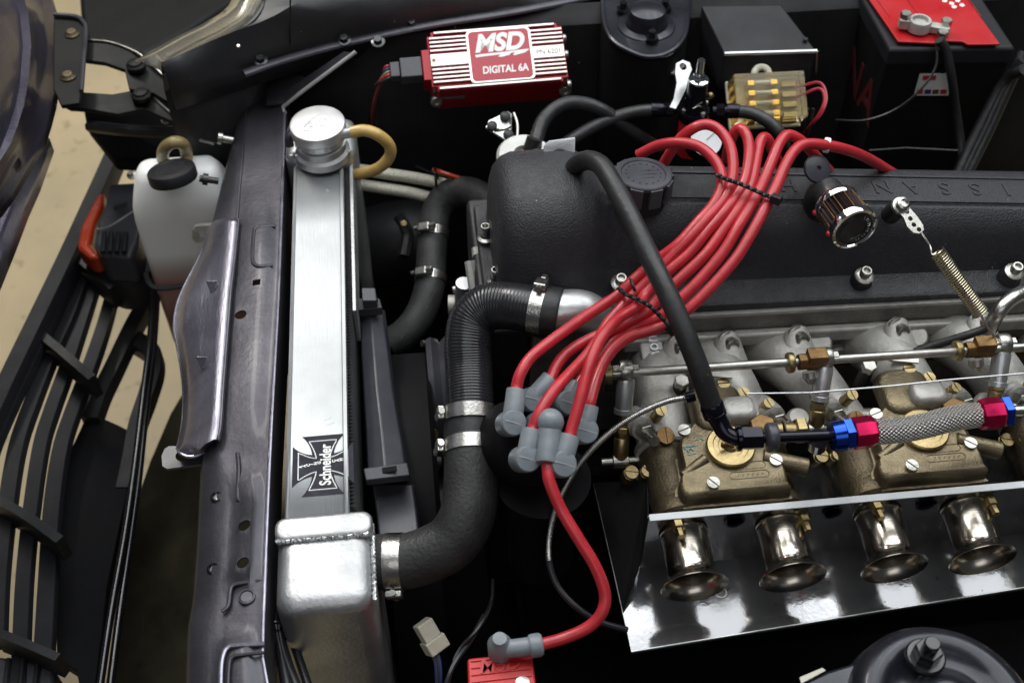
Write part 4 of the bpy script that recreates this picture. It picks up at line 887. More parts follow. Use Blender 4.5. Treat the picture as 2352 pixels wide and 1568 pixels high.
# ------------------------------------------------------------------ carburettors
def carb(idx, cx, x1, x2, lbl):
    c = thing("carburettor", (cx, .61, .66), lbl, "carburettor", "side draught carburettors")
    K = lambda x, y, z: V((cx+x, .639+y, z-.022))
    part("body", MB().loft([[K(x, y, zz) for x, y in rrect(w, dd, .010, c=(0, oy))] for zz, w, dd, oy in ((.664, .108, .060, .004), (.672, .124, .072, .008), (.690, .132, .082, .012), (.722, .132, .082, .012), (.735, .118, .078, .012))]), "dichromate_dark", c, sharp=40)
    for x in (x1, x2):
        part("throat", MB().lathe(V((x, .662, .700)), (0, -1, 0), [(.027, 0), (.027, .018), (.0235, .024), (.0235, .060), (.0265, .066), (.0265, .074), (.024, .076)], 30), "dichromate_dark", c)
    fb_ = part("float_bowl", MB().loft([[K(x, y, zz) for x, y in rrect(w, dd, .012, c=(0, oy))] for zz, w, dd, oy in ((.715, .098, .070, -.006), (.738, .096, .072, -.006), (.744, .100, .080, -.010))]), "dichromate_dark", c, sharp=40)
    # lid outline, wide at the front and narrow at the back
    ol = [(-.047, -.052), (.041, -.052), (.0475, -.047), (.049, -.030), (.046, -.018), (.043, .006), (.034, .022), (.029, .046), (.026, .064), (.018, .072), (-.006, .072), (-.013, .064), (-.021, .038), (-.040, .016), (-.045, .002), (-.046, -.022), (-.052, -.034), (-.052, -.047)]
    sp = [V((a, b, 0)) for a, b in ol]; sp = spline(sp+[sp[0]], 4)[:-1]
    rows = []
    for zz, k in ((.744, 1.03), (.7465, 1.03), (.7468, .985), (.757, .975), (.7605, .955), (.7625, .91)):
        rows.append([K(q.x*k, q.y*k, zz) for q in sp])
    lid = part("lid", MB().loft(rows), "dichromate", c, sharp=40)
    rows = []
    for zz, k in ((.744, 1.0), (.752, .98), (.7565, .90), (.7585, .75)):
        rows.append([K(.001+x*k, .045+y*k, zz+.010) for x, y in rrect(.052, .055, .016)])
    part("rear_hump", MB().loft(rows), "dichromate", lid, sharp=50)
    # rounded lump beside the hose
    part("lump", MB().loft([[K(.017+x*k, .034+y*k, zz) for x, y in rrect(.034, .026, .0085)] for zz, k in ((.764, 1), (.772, .99), (.776, .9), (.778, .7))]), "alu_cast", lid, sharp=60)
    # jet cover with concentric rings and wing nut
    j = part("jet_cover", MB().lathe(K(.002, -.004, .760), (0, -.05, 1), [(.0215, 0), (.0225, .003), (.0225, .0075), (.0212, .0088), (.0165, .0090), (.0158, .0080), (.0118, .0082), (.0112, .0074), (.0075, .0078), (.0055, .0105), (0, .0105)], 44), "brass", lid, bevel=0)
    part("wing_nut", MB().lathe(K(.002, -.004, .768), (0, 0, 1), [(.005, 0), (.0045, .008), (0, .009)], 16).fbox(frame(K(.002, -.004, .776), (.9, .4, 0), (-.4, .9, 0)), (-.011, -.0016, -.004), (.011, .0016, .003)), "brass_dark", j)
    # drillings and inlets
    part("drilling", MB().cyl(K(-.022, -.012, .762), K(-.046, -.026, .757), .0052, .0052, 16, ch=.0008), "dichromate", lid)
    part("drilling", MB().cyl(K(.030, -.014, .760), K(.070, -.026, .754), .0072, .0085, 18, ch=.0008), "dichromate", lid)
    ub = part("fuel_union", MB().cyl(K(.032, .012, .762), K(.054, .010, .764), .0088, .0088, 20).cyl(K(.056, .010, .764), K(.066, .009, .764), .0082, .0082, 20), "brass", lid)
    h = MB(); hexprism(h, K(.066, .009, .764), V((1, -.04, 0)), .0125, .010, .0012); part("union_nut", h, "brass", ub)
    h = MB(); hexprism(h, K(.034, .012, .760), V((0, -.2, 1)), .0128, .018, .0012); part("banjo_bolt", h, "brass_dark", ub)
    part("rib", MB().lathe(K(.055, .010, .764), (1, 0, 0), [(.0092, 0), (.0092, .0014)], 20), "dichromate_dark", ub)
    for (x, y, zz, a) in ((-.036, .020, .7625, 1.9), (-.022, -.041, .7625, .7), (.040, -.022, .762, .9), (.012, .069, .765, 1.6), (.030, .060, .760, .3)):
        screw(lid, K(x, y, zz), (0, -.1, 1), .0058, .0040, "zinc" if y < .03 else "brass", a)
    # raised cast marks
    t = MB(); 
    for w_, h_, ox, oy in ((.036, .0075, .013, -.034), (.028, .0075, .016, -.024)):
        pl = [K(ox+x, oy+y, .7626) for x, y in rrect(w_, h_, .0035)]; t.tube(pl+[pl[0]], .0004, 5, caps=False)
    for i in range(6): t.tube([K(.002+.0045*i, -.0352, .7628), K(.0035+.0045*i, -.0328, .7628)], .0003, 5)
    part("cast_mark", t, "dichromate", lid)
    t = MB().tube([K(-.0395, .002, .7628), K(-.036, -.004, .7628), K(-.034, .0, .7628), K(-.032, -.003, .7628), K(-.028, .003, .7628), K(-.0395, .0022, .7628)], .0008, 5).tube([K(-.026, .009, .7628), K(-.022, .011, .7628), K(-.020, .008, .7628)], .0006, 5).tube([K(-.038, -.007, .7628), K(-.030, -.006, .7628)], .0004, 5)
    if idx == 0: part("green_mark", t, "print_green", lid)
    else: part("ink_mark", t, "ink_grey", lid)
    # progression jets, adjusters and rubber-booted valves on the left flank and between throats
    for (x, y, zz, r, hh, mm, a) in ((-.058, .046, .752, .0055, .022, "brass", .3), (-.054, .026, .745, .0085, .012, "brass_dark", 0), (-.072, .004, .724, .006, .008, "brass", .8), (-.086, .006, .722, .0065, .006, "brass", 1.4), (.048, .046, .756, .005, .010, "brass", .4)):
        b = part("adjuster", MB().lathe(K(x, y, zz), V((.15, -.35, 1)), [(r, -.012), (r, hh*.4), (r*.8, hh*.5), (r*.8, hh*.6), (r, hh*.65), (r, hh)], 18), mm, c)
        screw(b, K(x, y, zz)+V((.15, -.35, 1)).normalized()*hh, V((.15, -.35, 1)), r*.98, .0016, mm, a)
    for x in (-.074, .052):
        q = K(x, .046, .748); axx = V((.16, -.72, .35)).normalized()
        b = part("dust_boot", MB().lathe(q, axx, [(.0125, -.012), (.0125, 0), (.0105, .002), (.0125, .004), (.0125, .007), (.0105, .009), (.0118, .011), (.0112, .015), (0, .015)], 24), "alu_cast", c)
        h = MB(); hexprism(h, q+axx*.015, axx, .0088, .010); part("boot_nut", h, "zinc", b)
        part("plunger", MB().cyl(q+axx*.024, q+axx*.042, .0052, seg=14), "steel", b)
    # cable post
    part("cable_post", MB().cyl(K(-.030, .074, .735), K(-.030, .070, .772), .0075, .0065, 16), "black_satin", c)
    h = MB(); hexprism(h, K(-.030, .070, .770), V((.1, -.1, 1)), .0072, .008); part("post_bolt", h, "zinc", c)
    part("lever", MB().prism([K(-.006, .078, .770), K(.020, .070, .772), K(.022, .076, .772), K(0, .086, .770)], (0, 0, .002)), "zinc", c)
    # trumpets
    for n_, x in enumerate((x1, x2)):
        q = V((x, .592, .702)); ta = V((0, -1, -.10)).normalized(); tr = part("trumpet", MB().lathe(q, ta, [(.0195, 0), (.0195, .016), (.0204, .0172), (.0212, .018), (.0212, .054), (.0217, .0580), (.0232, .0620), (.0266, .0662), (.0294, .0682), (.0300, .0690), (.0297, .0696), (.0262, .0680), (.0226, .0640), (.0206, .058), (.0198, .045), (.0190, .0), (0, -.002)], 56), "trumpet", c, sharp=50)
        part("bead", MB().lathe(q, ta, [(.0200, .0155), (.0219, .0165), (.0219, .0180), (.0200, .0190)], 48), "trumpet", tr)
        part("bore_shade", MB().lathe(q, ta, [(.0187, .002), (.0189, .044), (.0184, .0445), (0, .040)], 40), "bay_black", tr)  # black inner sleeve: shade inside the mouth put into the colour
        s_ = -1 if n_ == 0 else 1
        cl = q+V((s_*.009 if n_ == 0 else .019, -.022, .022 if n_ == 0 else .012))
        b = part("clamp_stud", MB().lathe(cl, V((.03, -1, .1)), [(.0070, -.008), (.0070, -.002), (.0060, .0), (.0060, .005), (.0036, .0056), (.0034, .014), (.0, .014)], 6), "brass", tr)
        part("clamp_tab", MB().fbox(frame(cl+V((0, .004, -.004)), (1, 0, 0), (0, 0, 1)), (-.007, -.010, -.0015), (.007, .007, .0015)), "dichromate_dark", tr, bevel=.0015)
    return c
carb(0, .2655, TX[0], TX[1], "brass toned carburettor with green ink mark nearest the radiator")
carb(1, .4480, TX[2], TX[3], "brass toned carburettor under the silver braided fuel line")
carb(2, .630, TX[4], TX[5], "brass toned carburettor at the right frame edge")
solo("wire_tag", MB().prism(PS([(2066, 1062, .70), (2076, 1058, .70), (2096, 1064, .70), (2090, 1076, .70), (2070, 1074, .70)]), (0, 0, .001)), "zinc", "small flat metal tag between the two carburettors", "tag", cut=MB().lathe(P(2077, 1066, .70), (0, 0, 1), [(.002, -.01), (.002, .01)], 12))

# ------------------------------------------------------------------ throttle linkage
tl = thing("throttle_linkage", (.35, .71, .68), "throttle cross shaft with rod ends and brass drop links", "linkage")
ra, rb = P(1405, 858, .775), P(2352, 797, .775); rdir = (rb-ra).normalized()
part("shaft", MB().cyl(ra, rb+rdir*.12, .0042, seg=16), "zinc", tl)
def droplink(xt, yt, xb, yb, zb, zt=.775, clampx=None):
    t, b = P(xt, yt, zt), P(xb, yb, zb); dd = (b-t).normalized()
    e_ = part("rod_end", MB().lathe(t, rdir, [(.0062, -.006), (.0095, -.0055), (.0105, -.003), (.0105, .003), (.0095, .0055), (.0062, .006)], 22), "zinc", tl)
    h = MB(); hexprism(h, t-rdir*.013, rdir, .0062, .007); hexprism(h, t+rdir*.006, rdir, .0058, .006); part("rod_end_nut", h, "zinc", e_)
    part("link_upper", MB().lathe(t, dd, [(.008, .007), (.0088, .010), (.0082, .036), (.0092, .0365), (.0092, .041), (.007, .0415)], 20), "alu_light", tl)
    L = (b-t).length
    part("link_rod", MB().lathe(t, dd, [(.0042, .040), (.0042, L*.62)], 14), "brass", tl)
    h = MB(); hexprism(h, t+dd*L*.61, dd, .0078, .006); h.lathe(t, dd, [(.0072, L*.61+.006), (.0072, L*.72), (.0068, L*.73), (.0074, L*.74), (.0074, L*.93), (.0055, L)], 18)
    part("link_lower", h, "brass", tl)
    bb = MB().lathe(b-rdir*.018, rdir, [(.004, 0), (.004, .010), (.0065, .011), (.0065, .025), (.004, .026), (.004, .034), (.0055, .0345), (.0055, .042)], 16); part("ball_stud", bb, "zinc", tl)
droplink(1438, 852, 1425, 1058, .70)
droplink(1896, 822, 1872, 985, .72)
droplink(2304, 790, 2282, 940, .73)
for x, y in ((1856, 830), (2240, 802)):
    q = P(x, y, .775)
    cl = part("lever_clamp", MB().lathe(q-rdir*.010, rdir, [(.0085, 0), (.0085, .020)], 6).fbox(frame(q+V((.004, 0, .003)), rdir, (0, 0, 1)), (-.006, -.009, -.007), (.013, .009, .007)), "brass_dark", tl, bevel=.0015)
    part("lever_screw", MB().lathe(q+V((.002, -.004, -.010)), V((.1, -.6, -.7)), [(.007, 0), (.007, .006), (.005, .008), (.003, .012), (0, .012)], 14), "zinc", cl)
    part("shaft_collar", MB().lathe(q-rdir*.020, rdir, [(.0092, 0), (.0098, .001), (.0098, .005), (.0092, .006)], 24), "brass", tl)
part("end_nut", MB().lathe(ra-rdir*.004, rdir, [(.010, -.003), (.010, .003), (.007, .004)], 20), "brass", tl)
part("end_clamp", MB().fbox(frame(P(1408, 872, .765), rdir, (0, 0, 1)), (-.007, -.012, -.006), (.004, .008, .006)), "black_satin", tl, bevel=.0015)
solo("choke_wire", MB().tube(PS([(1715, 904, .79), (1860, 902, .785), (2050, 886, .782), (2180, 872, .785), (2420, 852, .785)]), .00085, 6), "alu_light", "thin bright choke wire running along the carburettor tops", "wire")
tc_ = spline(PS([(1580, 912, .775), (1530, 922, .775), (1470, 948, .77), (1410, 986, .76), (1350, 1042, .745), (1306, 1104, .73), (1276, 1170, .715), (1261, 1240, .70), (1263, 1298, .69), (1284, 1350, .68), (1330, 1398, .67), (1380, 1428, .66), (1440, 1446, .65)]), 8)
tcr = resample(tc_, .0006); ncut = int(len(tcr)*.68)
ct = thing("throttle_cable", P(1300, 1100, .70), "coil wound throttle cable conduit curling below the distributor boots", "cable")
part("conduit", MB().tube(tcr[:ncut], [.0029+(.0003, 0, -.0003)[k % 3] for k in range(ncut)], 10), "steel", ct, sharp=80)
part("sheath", MB().tube(tcr[ncut-1::3], .0031, 10), "rubber_gloss", ct)
part("ferrule", MB().cyl(P(1574, 914, .776), P(1596, 908, .778), .0052, seg=14), "black_anodised", ct)

# ================================================================== DISTRIBUTOR AND LEADS
ds = thing("distributor", P(1265, 1010, .60), "black distributor below the cluster of grey spark plug boots", "distributor")
dc = P(1250, 1004, .772)
part("cap", MB().lathe(dc, (.38, -.52, .77), [(.040, -.06), (.042, -.02), (.040, -.012), (.032, -.004), (.0, .0)], 40), "bay_black", ds)
part("body", MB().lathe(dc, (0, 0, 1), [(.032, -.20), (.034, -.10), (.045, -.062), (0, -.06)], 30), "bay_black", ds)
BOOTS = [((1186, 893, .815), (1176, 972, .800), "outer left"), ((1267, 868, .806), (1222, 918, .795), "upper left"), ((1330, 880, .800), (1303, 926, .790), "hidden upper right"), ((1222, 984, .812), (1208, 1054, .798), "lower left"), ((1310, 998, .812), (1290, 1066, .798), "lower right"), ((1353, 930, .808), (1341, 990, .795), "outer right")]
SD = V((-.20, .58, -.79)).normalized()
for a, b, w in BOOTS:
    pa, pb = P(*a), P(*b); d_ = (pb-pa).normalized()
    bt = thing("spark_plug_boot", P(b[0], b[1], .766), "grey rubber lead boot at the %s of the distributor" % w, "boot", "grey boots on the distributor")
    part("sleeve", MB().lathe(pa, d_, [(.0062, .0), (.0084, .0002), (.0088, .001), (.0090, (pb-pa).length)], 24), "boot_grey", bt)
    part("elbow", MB().lathe(pb-SD*.0098, SD, [(0, 0), (.006, .0003), (.0102, .0010), (.0114, .0028), (.0116, .010), (.0112, .018), (.0114, .026)], 30), "boot_grey", bt)
    part("mould_line", MB().tube([pb-SD*.0097+V((-.0085, .001, .0040)), pb-SD*.0101, pb-SD*.0097+V((.0085, -.001, -.0040))], .0003, 5), "disc_grey", bt)
ca, cb = P(1264, 972, .815), P(1255, 1064, .803); d_ = (cb-ca).normalized()
bt = thing("coil_lead_boot", P(1262, 1012, .742), "grey rubber boot with domed end in the middle of the distributor", "boot", "grey boots on the distributor")
part("dome", MB().ball(ca+V((0, 0, .002)), .0118, 24), "boot_grey", bt)
part("sleeve", MB().lathe(ca, d_, [(.0102, .006), (.0098, .012), (.0092, .020), (.0096, (cb-ca).length-.002), (.0090, (cb-ca).length)], 26), "boot_grey", bt)
part("stem", MB().cyl(ca, ca+SD*.04, .0115, .0125, 24), "boot_grey", bt)
LEADS = {
 "first from the oil cap, looping to the outer left boot": [(1466, 356, .88), (1512, 334, .895), (1561, 328, .905), (1607, 338, .908), (1642, 369, .905), (1657, 404, .900), (1654, 439, .894), (1636, 474, .888), (1600, 514, .88), (1556, 562, .868), (1498, 606, .852), (1442, 655, .838), (1416, 680, .832), (1350, 723, .828), (1280, 772, .828), (1222, 818, .826), (1196, 856, .822), (1187, 886, .816), (1185, 900, .814)],
 "second from the oil cap, ending at the lower left boot": [(1524, 376, .87), (1556, 326, .895), (1589, 297, .910), (1621, 286, .915), (1652, 299, .914), (1676, 334, .910), (1684, 380, .904), (1679, 422, .897), (1664, 455, .891), (1630, 496, .885), (1590, 540, .875), (1545, 585, .862), (1494, 640, .846), (1456, 676, .836), (1428, 706, .830), (1398, 740, .826), (1374, 780, .822), (1344, 820, .82), (1310, 856, .822), (1272, 898, .825), (1240, 948, .820), (1226, 978, .813), (1222, 992, .811)],
 "third of the bundle, front lead ending at the lower right boot": [(1668, 366, .87), (1680, 318, .90), (1698, 296, .912), (1715, 312, .912), (1721, 351, .906), (1713, 404, .899), (1698, 440, .893), (1666, 484, .887), (1624, 532, .877), (1580, 584, .864), (1524, 632, .850), (1482, 676, .840), (1462, 704, .842), (1420, 732, .846), (1384, 772, .848), (1359, 822, .844), (1344, 874, .836), (1327, 938, .824), (1313, 985, .814), (1309, 1002, .811)],
 "fourth of the bundle, ending at the upper left boot": [(1806, 410, .82), (1798, 392, .855), (1779, 355, .885), (1764, 322, .900), (1752, 317, .904), (1743, 337, .903), (1733, 387, .899), (1722, 430, .893), (1694, 482, .887), (1660, 530, .878), (1620, 584, .866), (1566, 636, .852), (1512, 686, .838), (1488, 714, .832), (1445, 738, .824), (1400, 760, .820), (1352, 780, .816), (1308, 806, .813), (1282, 834, .810), (1268, 862, .807), (1264, 874, .806)],
 "fifth of the bundle, ending at the hidden upper right boot": [(1912, 404, .81), (1902, 390, .845), (1873, 358, .882), (1842, 325, .900), (1811, 310, .908), (1792, 327, .908), (1775, 365, .903), (1754, 416, .896), (1732, 460, .891), (1698, 516, .884), (1660, 580, .870), (1600, 650, .852), (1540, 706, .836), (1508, 732, .828), (1455, 752, .818), (1408, 782, .812), (1378, 818, .808), (1350, 852, .804), (1332, 876, .801), (1326, 886, .80)],
 "sixth, rightmost of the bundle, ending at the outer right boot": [(2085, 418, .785), (2048, 396, .83), (1990, 362, .872), (1944, 344, .892), (1898, 334, .902), (1852, 331, .908), (1826, 345, .908), (1804, 380, .904), (1782, 430, .898), (1752, 488, .890), (1726, 536, .882), (1690, 594, .870), (1640, 652, .856), (1588, 704, .842), (1540, 742, .830), (1505, 756, .824), (1455, 770, .820), (1414, 796, .818), (1387, 832, .816), (1369, 874, .814), (1357, 918, .810), (1352, 936, .807)]}
for k, v in LEADS.items():
    solo("spark_plug_lead", MB().tube(spline(PS(v), 7), .0052, 14), "red_silicone", "red spark plug lead, "+k, "spark plug lead", "red spark plug leads")
solo("coil_lead", MB().tube(spline(PS([(1256, 1058, .803), (1258, 1080, .80), (1263, 1108, .795), (1288, 1168, .78), (1329, 1237, .765), (1367, 1300, .75), (1389, 1361, .735), (1382, 1406, .725), (1350, 1440, .715), (1297, 1464, .708), (1236, 1481, .705)]), 8), .0052, 14), "red_silicone", "red coil lead dropping from the middle boot to the coil", "coil lead")
# wire loom ties
def comb(name, pts, lab, r=.0022):
    c = thing(name, PS(pts)[0], lab, "wire tie")
    q = spline(PS(pts), 6); part("strap", MB().tube(q, r, 8, flat=(1, .7)), "black_satin", c)
    for i in range(2, len(q)-1, 3): part("tooth", MB().ball(q[i]+V((0, -.0005, .001)), .0022, 8), "plastic_black", c)
    part("latch", MB().box((-.004, -.004, -.003), (.004, .004, .003)).__class__().fbox(frame(q[-1], q[-1]-q[-3], (0, .3, 1)), (-.003, -.004, -.004), (.007, .004, .004)), "black_satin", c, bevel=.001)
    return c
comb("lead_tie", [(1646, 402, .905), (1668, 412, .907), (1692, 420, .905), (1722, 432, .904), (1752, 446, .902), (1778, 456, .902)], "upper black tie across the red leads on the valve cover")
comb("lead_tie", [(1420, 662, .842), (1438, 676, .848), (1470, 690, .850), (1496, 706, .848), (1516, 726, .842), (1540, 752, .834)], "lower black tie across the red leads by the thermostat")
solo("lead_tie_tail", MB().tube(spline(PS([(1448, 640, .85), (1454, 656, .85), (1458, 668, .846)]), 4), .0014, 6), "black_satin", "short tail of the lower lead tie beside the bolt", "wire tie")
solo("lead_marker", MB().lathe(P(1899, 334, .9), P(1915, 337, .9)-P(1890, 333, .9), [(.0066, -.003), (.0074, -.002), (.0074, .002), (.0066, .003)], 20), "white_print", "white ring marker on the rightmost red lead", "marker")
solo("lead_grommet", MB().lathe(P(1877, 388, .885), (.2, -.6, .75), [(.0115, -.004), (.0135, -.002), (.0135, .002), (.010, .0035), (.0025, .0035), (.002, .001), (0, .001)], 22), "shroud_plastic", "flat grey round grommet behind the rightmost lead", "grommet")

# ------------------------------------------------------------------ fuel feed
fh = thing("fuel_hose", P(1500, 600, .86), "matte black fuel hose sweeping over the leads to the carburettors", "hose")
fp = spline(PS([(1312, 398, .87), (1326, 378, .892), (1352, 368, .905), (1380, 380, .912), (1404, 416, .912), (1440, 482, .908), (1492, 590, .897), (1548, 706, .880), (1600, 832, .850), (1638, 940, .812)]), 8)
part("tube", MB().tube(fp, .0092, 20), "rubber", fh)
fd_ = (fp[-1]-fp[-4]).normalized()
cl = part("collar", MB().lathe(fp[-1]-fd_*.003, fd_, [(.0098, -.003), (.0104, -.002), (.0104, .004), (.0098, .0045), (.0096, .006), (.0104, .0065), (.0104, .009), (.009, .010)], 28), "black_anodised", fh)
part("elbow", MB().tube(spline([fp[-1]+fd_*.005]+PS([(1652, 968, .803), (1664, 990, .798), (1684, 1004, .796), (1708, 1008, .796)]), 8), lambda t: .0088-.0022*t, 20), "black_anodised", fh)
fr_ = thing("fuel_rail", P(1850, 1000, .79), "black anodised fuel rail with blue and red hose fittings", "fuel rail")
a, b = P(1700, 1007, .796), P(1940, 998, .796); d_ = (b-a).normalized()
h = MB(); hexprism(h, a, d_, .0105, .019, .001); part("hex_nut", h, "black_anodised", fr_)
part("ring", MB().lathe(a-d_*.004, d_, [(.009, 0), (.0112, .001), (.0112, .004), (.009, .005)], 26), "black_anodised", fr_)
part("ring", MB().lathe(a+d_*.0215, d_, [(.0085, 0), (.0122, .0015), (.0132, .003), (.0132, .009), (.0122, .0105), (.007, .011)], 28), "shroud_plastic", fr_)
part("tube", MB().cyl(a+d_*.018, b+d_*.004, .0048, seg=18), "black_anodised", fr_)
part("support", MB().cyl(P(1880, 1006, .795), P(1876, 1022, .77), .009, seg=14), "black_anodised", fr_)
def fitting(p, d_, s_):
    h = MB(); hexprism(h, p, d_, .0142, .0085, .001); h.lathe(p, d_, [(.0126, -.010*s_), (.0138, 0)], 24) if s_ > 0 else None
    part("blue_nut", h, "blue_anodised", fr_)
    part("red_socket", MB().lathe(p, d_, [(.0140, .0086), (.0145, .0095), (.0145, .022), (.0132, .027), (.0105, .030)], 8), "magenta_anodised", fr_, sharp=20)
p0 = P(1936, 999, .796); p1 = P(2000, 990, .797); fitting(p0, (p1-p0).normalized(), 1)
p2 = P(2318, 945, .797); p3 = P(2250, 952, .797); fitting(p2, (p3-p2).normalized(), 0)
part("braided_hose", MB().tube(spline(PS([(1992, 992, .797), (2040, 990, .796), (2090, 984, .796), (2140, 973, .797), (2190, 960, .797), (2240, 953, .797), (2262, 951, .797)]), 12), .0112, 24), "steel_braid", fr_)
part("outlet_tube", MB().cyl(P(2314, 945, .797), P(2460, 936, .797), .0052, seg=16), "steel", fr_)

# ================================================================== FAR SIDE OF THE BAY
# ignition box -------------------------------------------------------
ib = thing("ignition_box", P(1150, 200, .72), "red finned ignition control box with white lettering on the far fender", "ignition box")
tlc, trc, blc = P(978, 74, .826), P(1290, 50, .826), P(1000, 208, .789)
U_ = trc-tlc; Lu = U_.length; U_.normalize(); V_ = (blc-tlc); V_ = V_-U_*V_.dot(U_); Lv = V_.length; V_.normalize()
MI = frame(tlc, U_, -V_); Nn = U_.cross(-V_)                     # local x along, local y up the face (negative = down)
K = lambda u, v, h=0: MI@V((u*Lu, -v*Lv, h))
TH = .054
outl = [(.03, -.01), (.965, -.01), (.965, .05), (1, .05), (1, .95), (.96, .95), (.96, 1.01), (.04, 1.01), (.04, .93), (0, .93), (0, .06), (.03, .06)]
part("case", MB().prism([K(u, v, -TH) for u, v in outl], Nn*(TH-.003)), "red_paint", ib, bevel=.0014)
def bar(name, u0, u1, v0, v1, h0, h1, m_): return part(name, MB().fbox(MI, (u0*Lu, -v1*Lv, h0), (u1*Lu, -v0*Lv, h1)), m_, ib, bevel=.0006)
for v in (.035, .975): 
    bar("fin", .05, .945, v-.026, v+.026, -.0035, .0005, "red_paint"); bar("fin_top", .055, .94, v-.018, v+.018, .0004, .0014, "silver_fin")
for v in (.125, .195, .265, .335, .655, .725, .795, .865):
    for u0, u1 in ((.012, .30), (.745, .99)):
        bar("fin", u0, u1, v-.026, v+.026, -.0035, .0005, "red_paint"); bar("fin_top", u0+.004, u1, v-.016, v+.016, .0004, .0014, "silver_fin")
bar("name_plate", .012, .30, .395, .60, -.0035, .0012, "silver_fin"); npl = bar("part_number_plate", .745, .99, .395, .60, -.0035, .0012, "silver_fin")
part("lettering", MB().text("PN 6201", frame(K(.872, .50, .0014), U_, -V_), .0088, 0, .0001, .0001, w=.028), "ink_faded", npl)
part("indicator", MB().lathe(K(.035, .50, .0012), Nn, [(.0022, 0), (.0022, .0005), (0, .0006)], 14), "brass_dark", ib)
lab = part("badge_border", MB().prism([MI@V((.52*Lu+x, -.5*Lv+y, -.003)) for x, y in rrect(.475*Lu, .90*Lv, .006)], Nn*.0055), "silver_fin", ib, bevel=.0005)
part("badge", MB().prism([MI@V((.52*Lu+x, -.5*Lv+y, .0022)) for x, y in rrect(.44*Lu, .84*Lv, .005)], Nn*.0006), "red_label", lab)
part("lettering", MB().text("MSD", frame(K(.525, .285, .0030), U_, -V_), .030, .28, .0013, .0001, w=.37*Lu), "white_print", lab)
sw = [(.335, .475), (.55, .46), (.72, .44), (.735, .448), (.70, .50), (.62, .535), (.61, .515), (.63, .485), (.60, .485), (.585, .52), (.53, .545), (.50, .535), (.52, .50), (.34, .52)]
part("swoosh", MB().prism([K(u, v, .0028) for u, v in sw], Nn*.0003), "white_print", lab)
part("lettering", MB().text("DIGITAL 6A", frame(K(.545, .745, .0030), U_, -V_), .0125, .08, .0004, .0001, w=.335*Lu), "white_print", lab)
part("rating_plate", MB().prism([MI@V((x, -1.0107*Lv, zz)) for x, zz in ((.06*Lu, -.020), (.24*Lu, -.020), (.24*Lu, -.027), (.06*Lu, -.027))], V_*.0006), "ink_grey", ib)
for u, v, hh in ((1.012, .22, -.012), (1.012, .50, -.012), (1.01, .98, -.018)): part("end_screw", MB().lathe(K(u-.012, v, hh), U_, [(.0055, 0), (.0055, .003), (.0045, .0045), (.002, .0045), (.002, .003), (0, .003)], 16), "zinc", ib)
for u, v in ((.03, 1.04), (.985, 1.04)): part("mounting_foot", MB().lathe(K(u, v, -.026), Nn*.6+V_*.8, [(.0075, -.006), (.0075, .0), (.006, .002), (.003, .0022), (.002, .0005), (0, .0005)], 18), "zinc", ib)
cn = part("connector", MB().fbox(MI, (-.034, -.70*Lv, -.026), (-.008, -.36*Lv, -.006)).fbox(MI, (-.046, -.66*Lv, -.023), (-.034, -.40*Lv, -.009)), "shroud_plastic", ib, bevel=.0016)
part("grommet_plate", MB().fbox(MI, (-.008, -.80*Lv, -.032), (.004, -.28*Lv, -.003)), "red_paint", ib, bevel=.001)
for i, (m_, dz) in enumerate((("wire_red", 0), ("wire_blue", .004), ("amber_tube", .008), ("wire_red", .012), ("rubber", .002))):
    q = K(-.27, .44+.05*i, -.016); part("lead", MB().tube(spline([K(-.255, .42+.045*i, -.016), K(-.32, .45+.05*i, -.016)]+PS([(880-4*i, 182+3*i, .775), (866-2*i, 215, .75), (858-2*i, 260, .70), (852, 320, .62)]), 6), .0016, 6), m_, ib)
# far strut tower ----------------------------------------------------
sf = thing("far_strut_tower", P(1480, 80, .50), "glossy dark strut tower with three nuts at the far side", "strut tower")
zt = .80; o_ = [(1385, -30), (1386, 30), (1394, 70), (1412, 98), (1446, 118), (1482, 131), (1520, 128), (1550, 112), (1570, 86), (1578, 50), (1582, -30)]
q = [P(x, y, zt) for x, y in o_]; cen = sum(q, V((0, 0, 0)))/len(q); q = spline(q, 4)
rows = [[p for p in q], [cen+(p-cen)*1.02+V((0, 0, -.004)) for p in q], [cen+(p-cen)*1.045+V((0, 0, -.012)) for p in q], [cen+(p-cen)*1.12+V((0, 0, -.18)) for p in q], [cen+(p-cen)*1.15+V((0, 0, -.5)) for p in q]]
part("tower", MB().grid(rows), "bay_black", sf, sharp=50)
part("rolled_edge", MB().tube(q, .0035, 8), "tower_paint", sf)
part("top_plate", MB().prism(q, V((0, 0, .0012))), "tower_paint", sf)
part("cap", MB().lathe(P(1484, 62, zt), (0, 0, 1), [(.036, 0), (.034, .003), (.026, .005), (.024, .012), (.0235, .018), (.021, .024), (.012, .0275), (0, .028)], 36), "tower_paint", sf)
for x, y in ((1430, 32), (1526, 28), (1496, 98)):
    h = MB(); hexprism(h, P(x, y, zt), (0, 0, 1), .0085, .008); b_ = part("nut", h, "black_gloss", sf); part("stud", MB().cyl(P(x, y, zt), P(x, y, zt)+V((0, 0, .016)), .0045, seg=14), "black_gloss", b_)
part("bracket_tab", MB().prism(PS([(1504, 152, .77), (1560, 140, .775), (1576, 150, .775), (1548, 170, .77), (1512, 166, .768)]), (0, 0, -.002)), "zinc", sf)
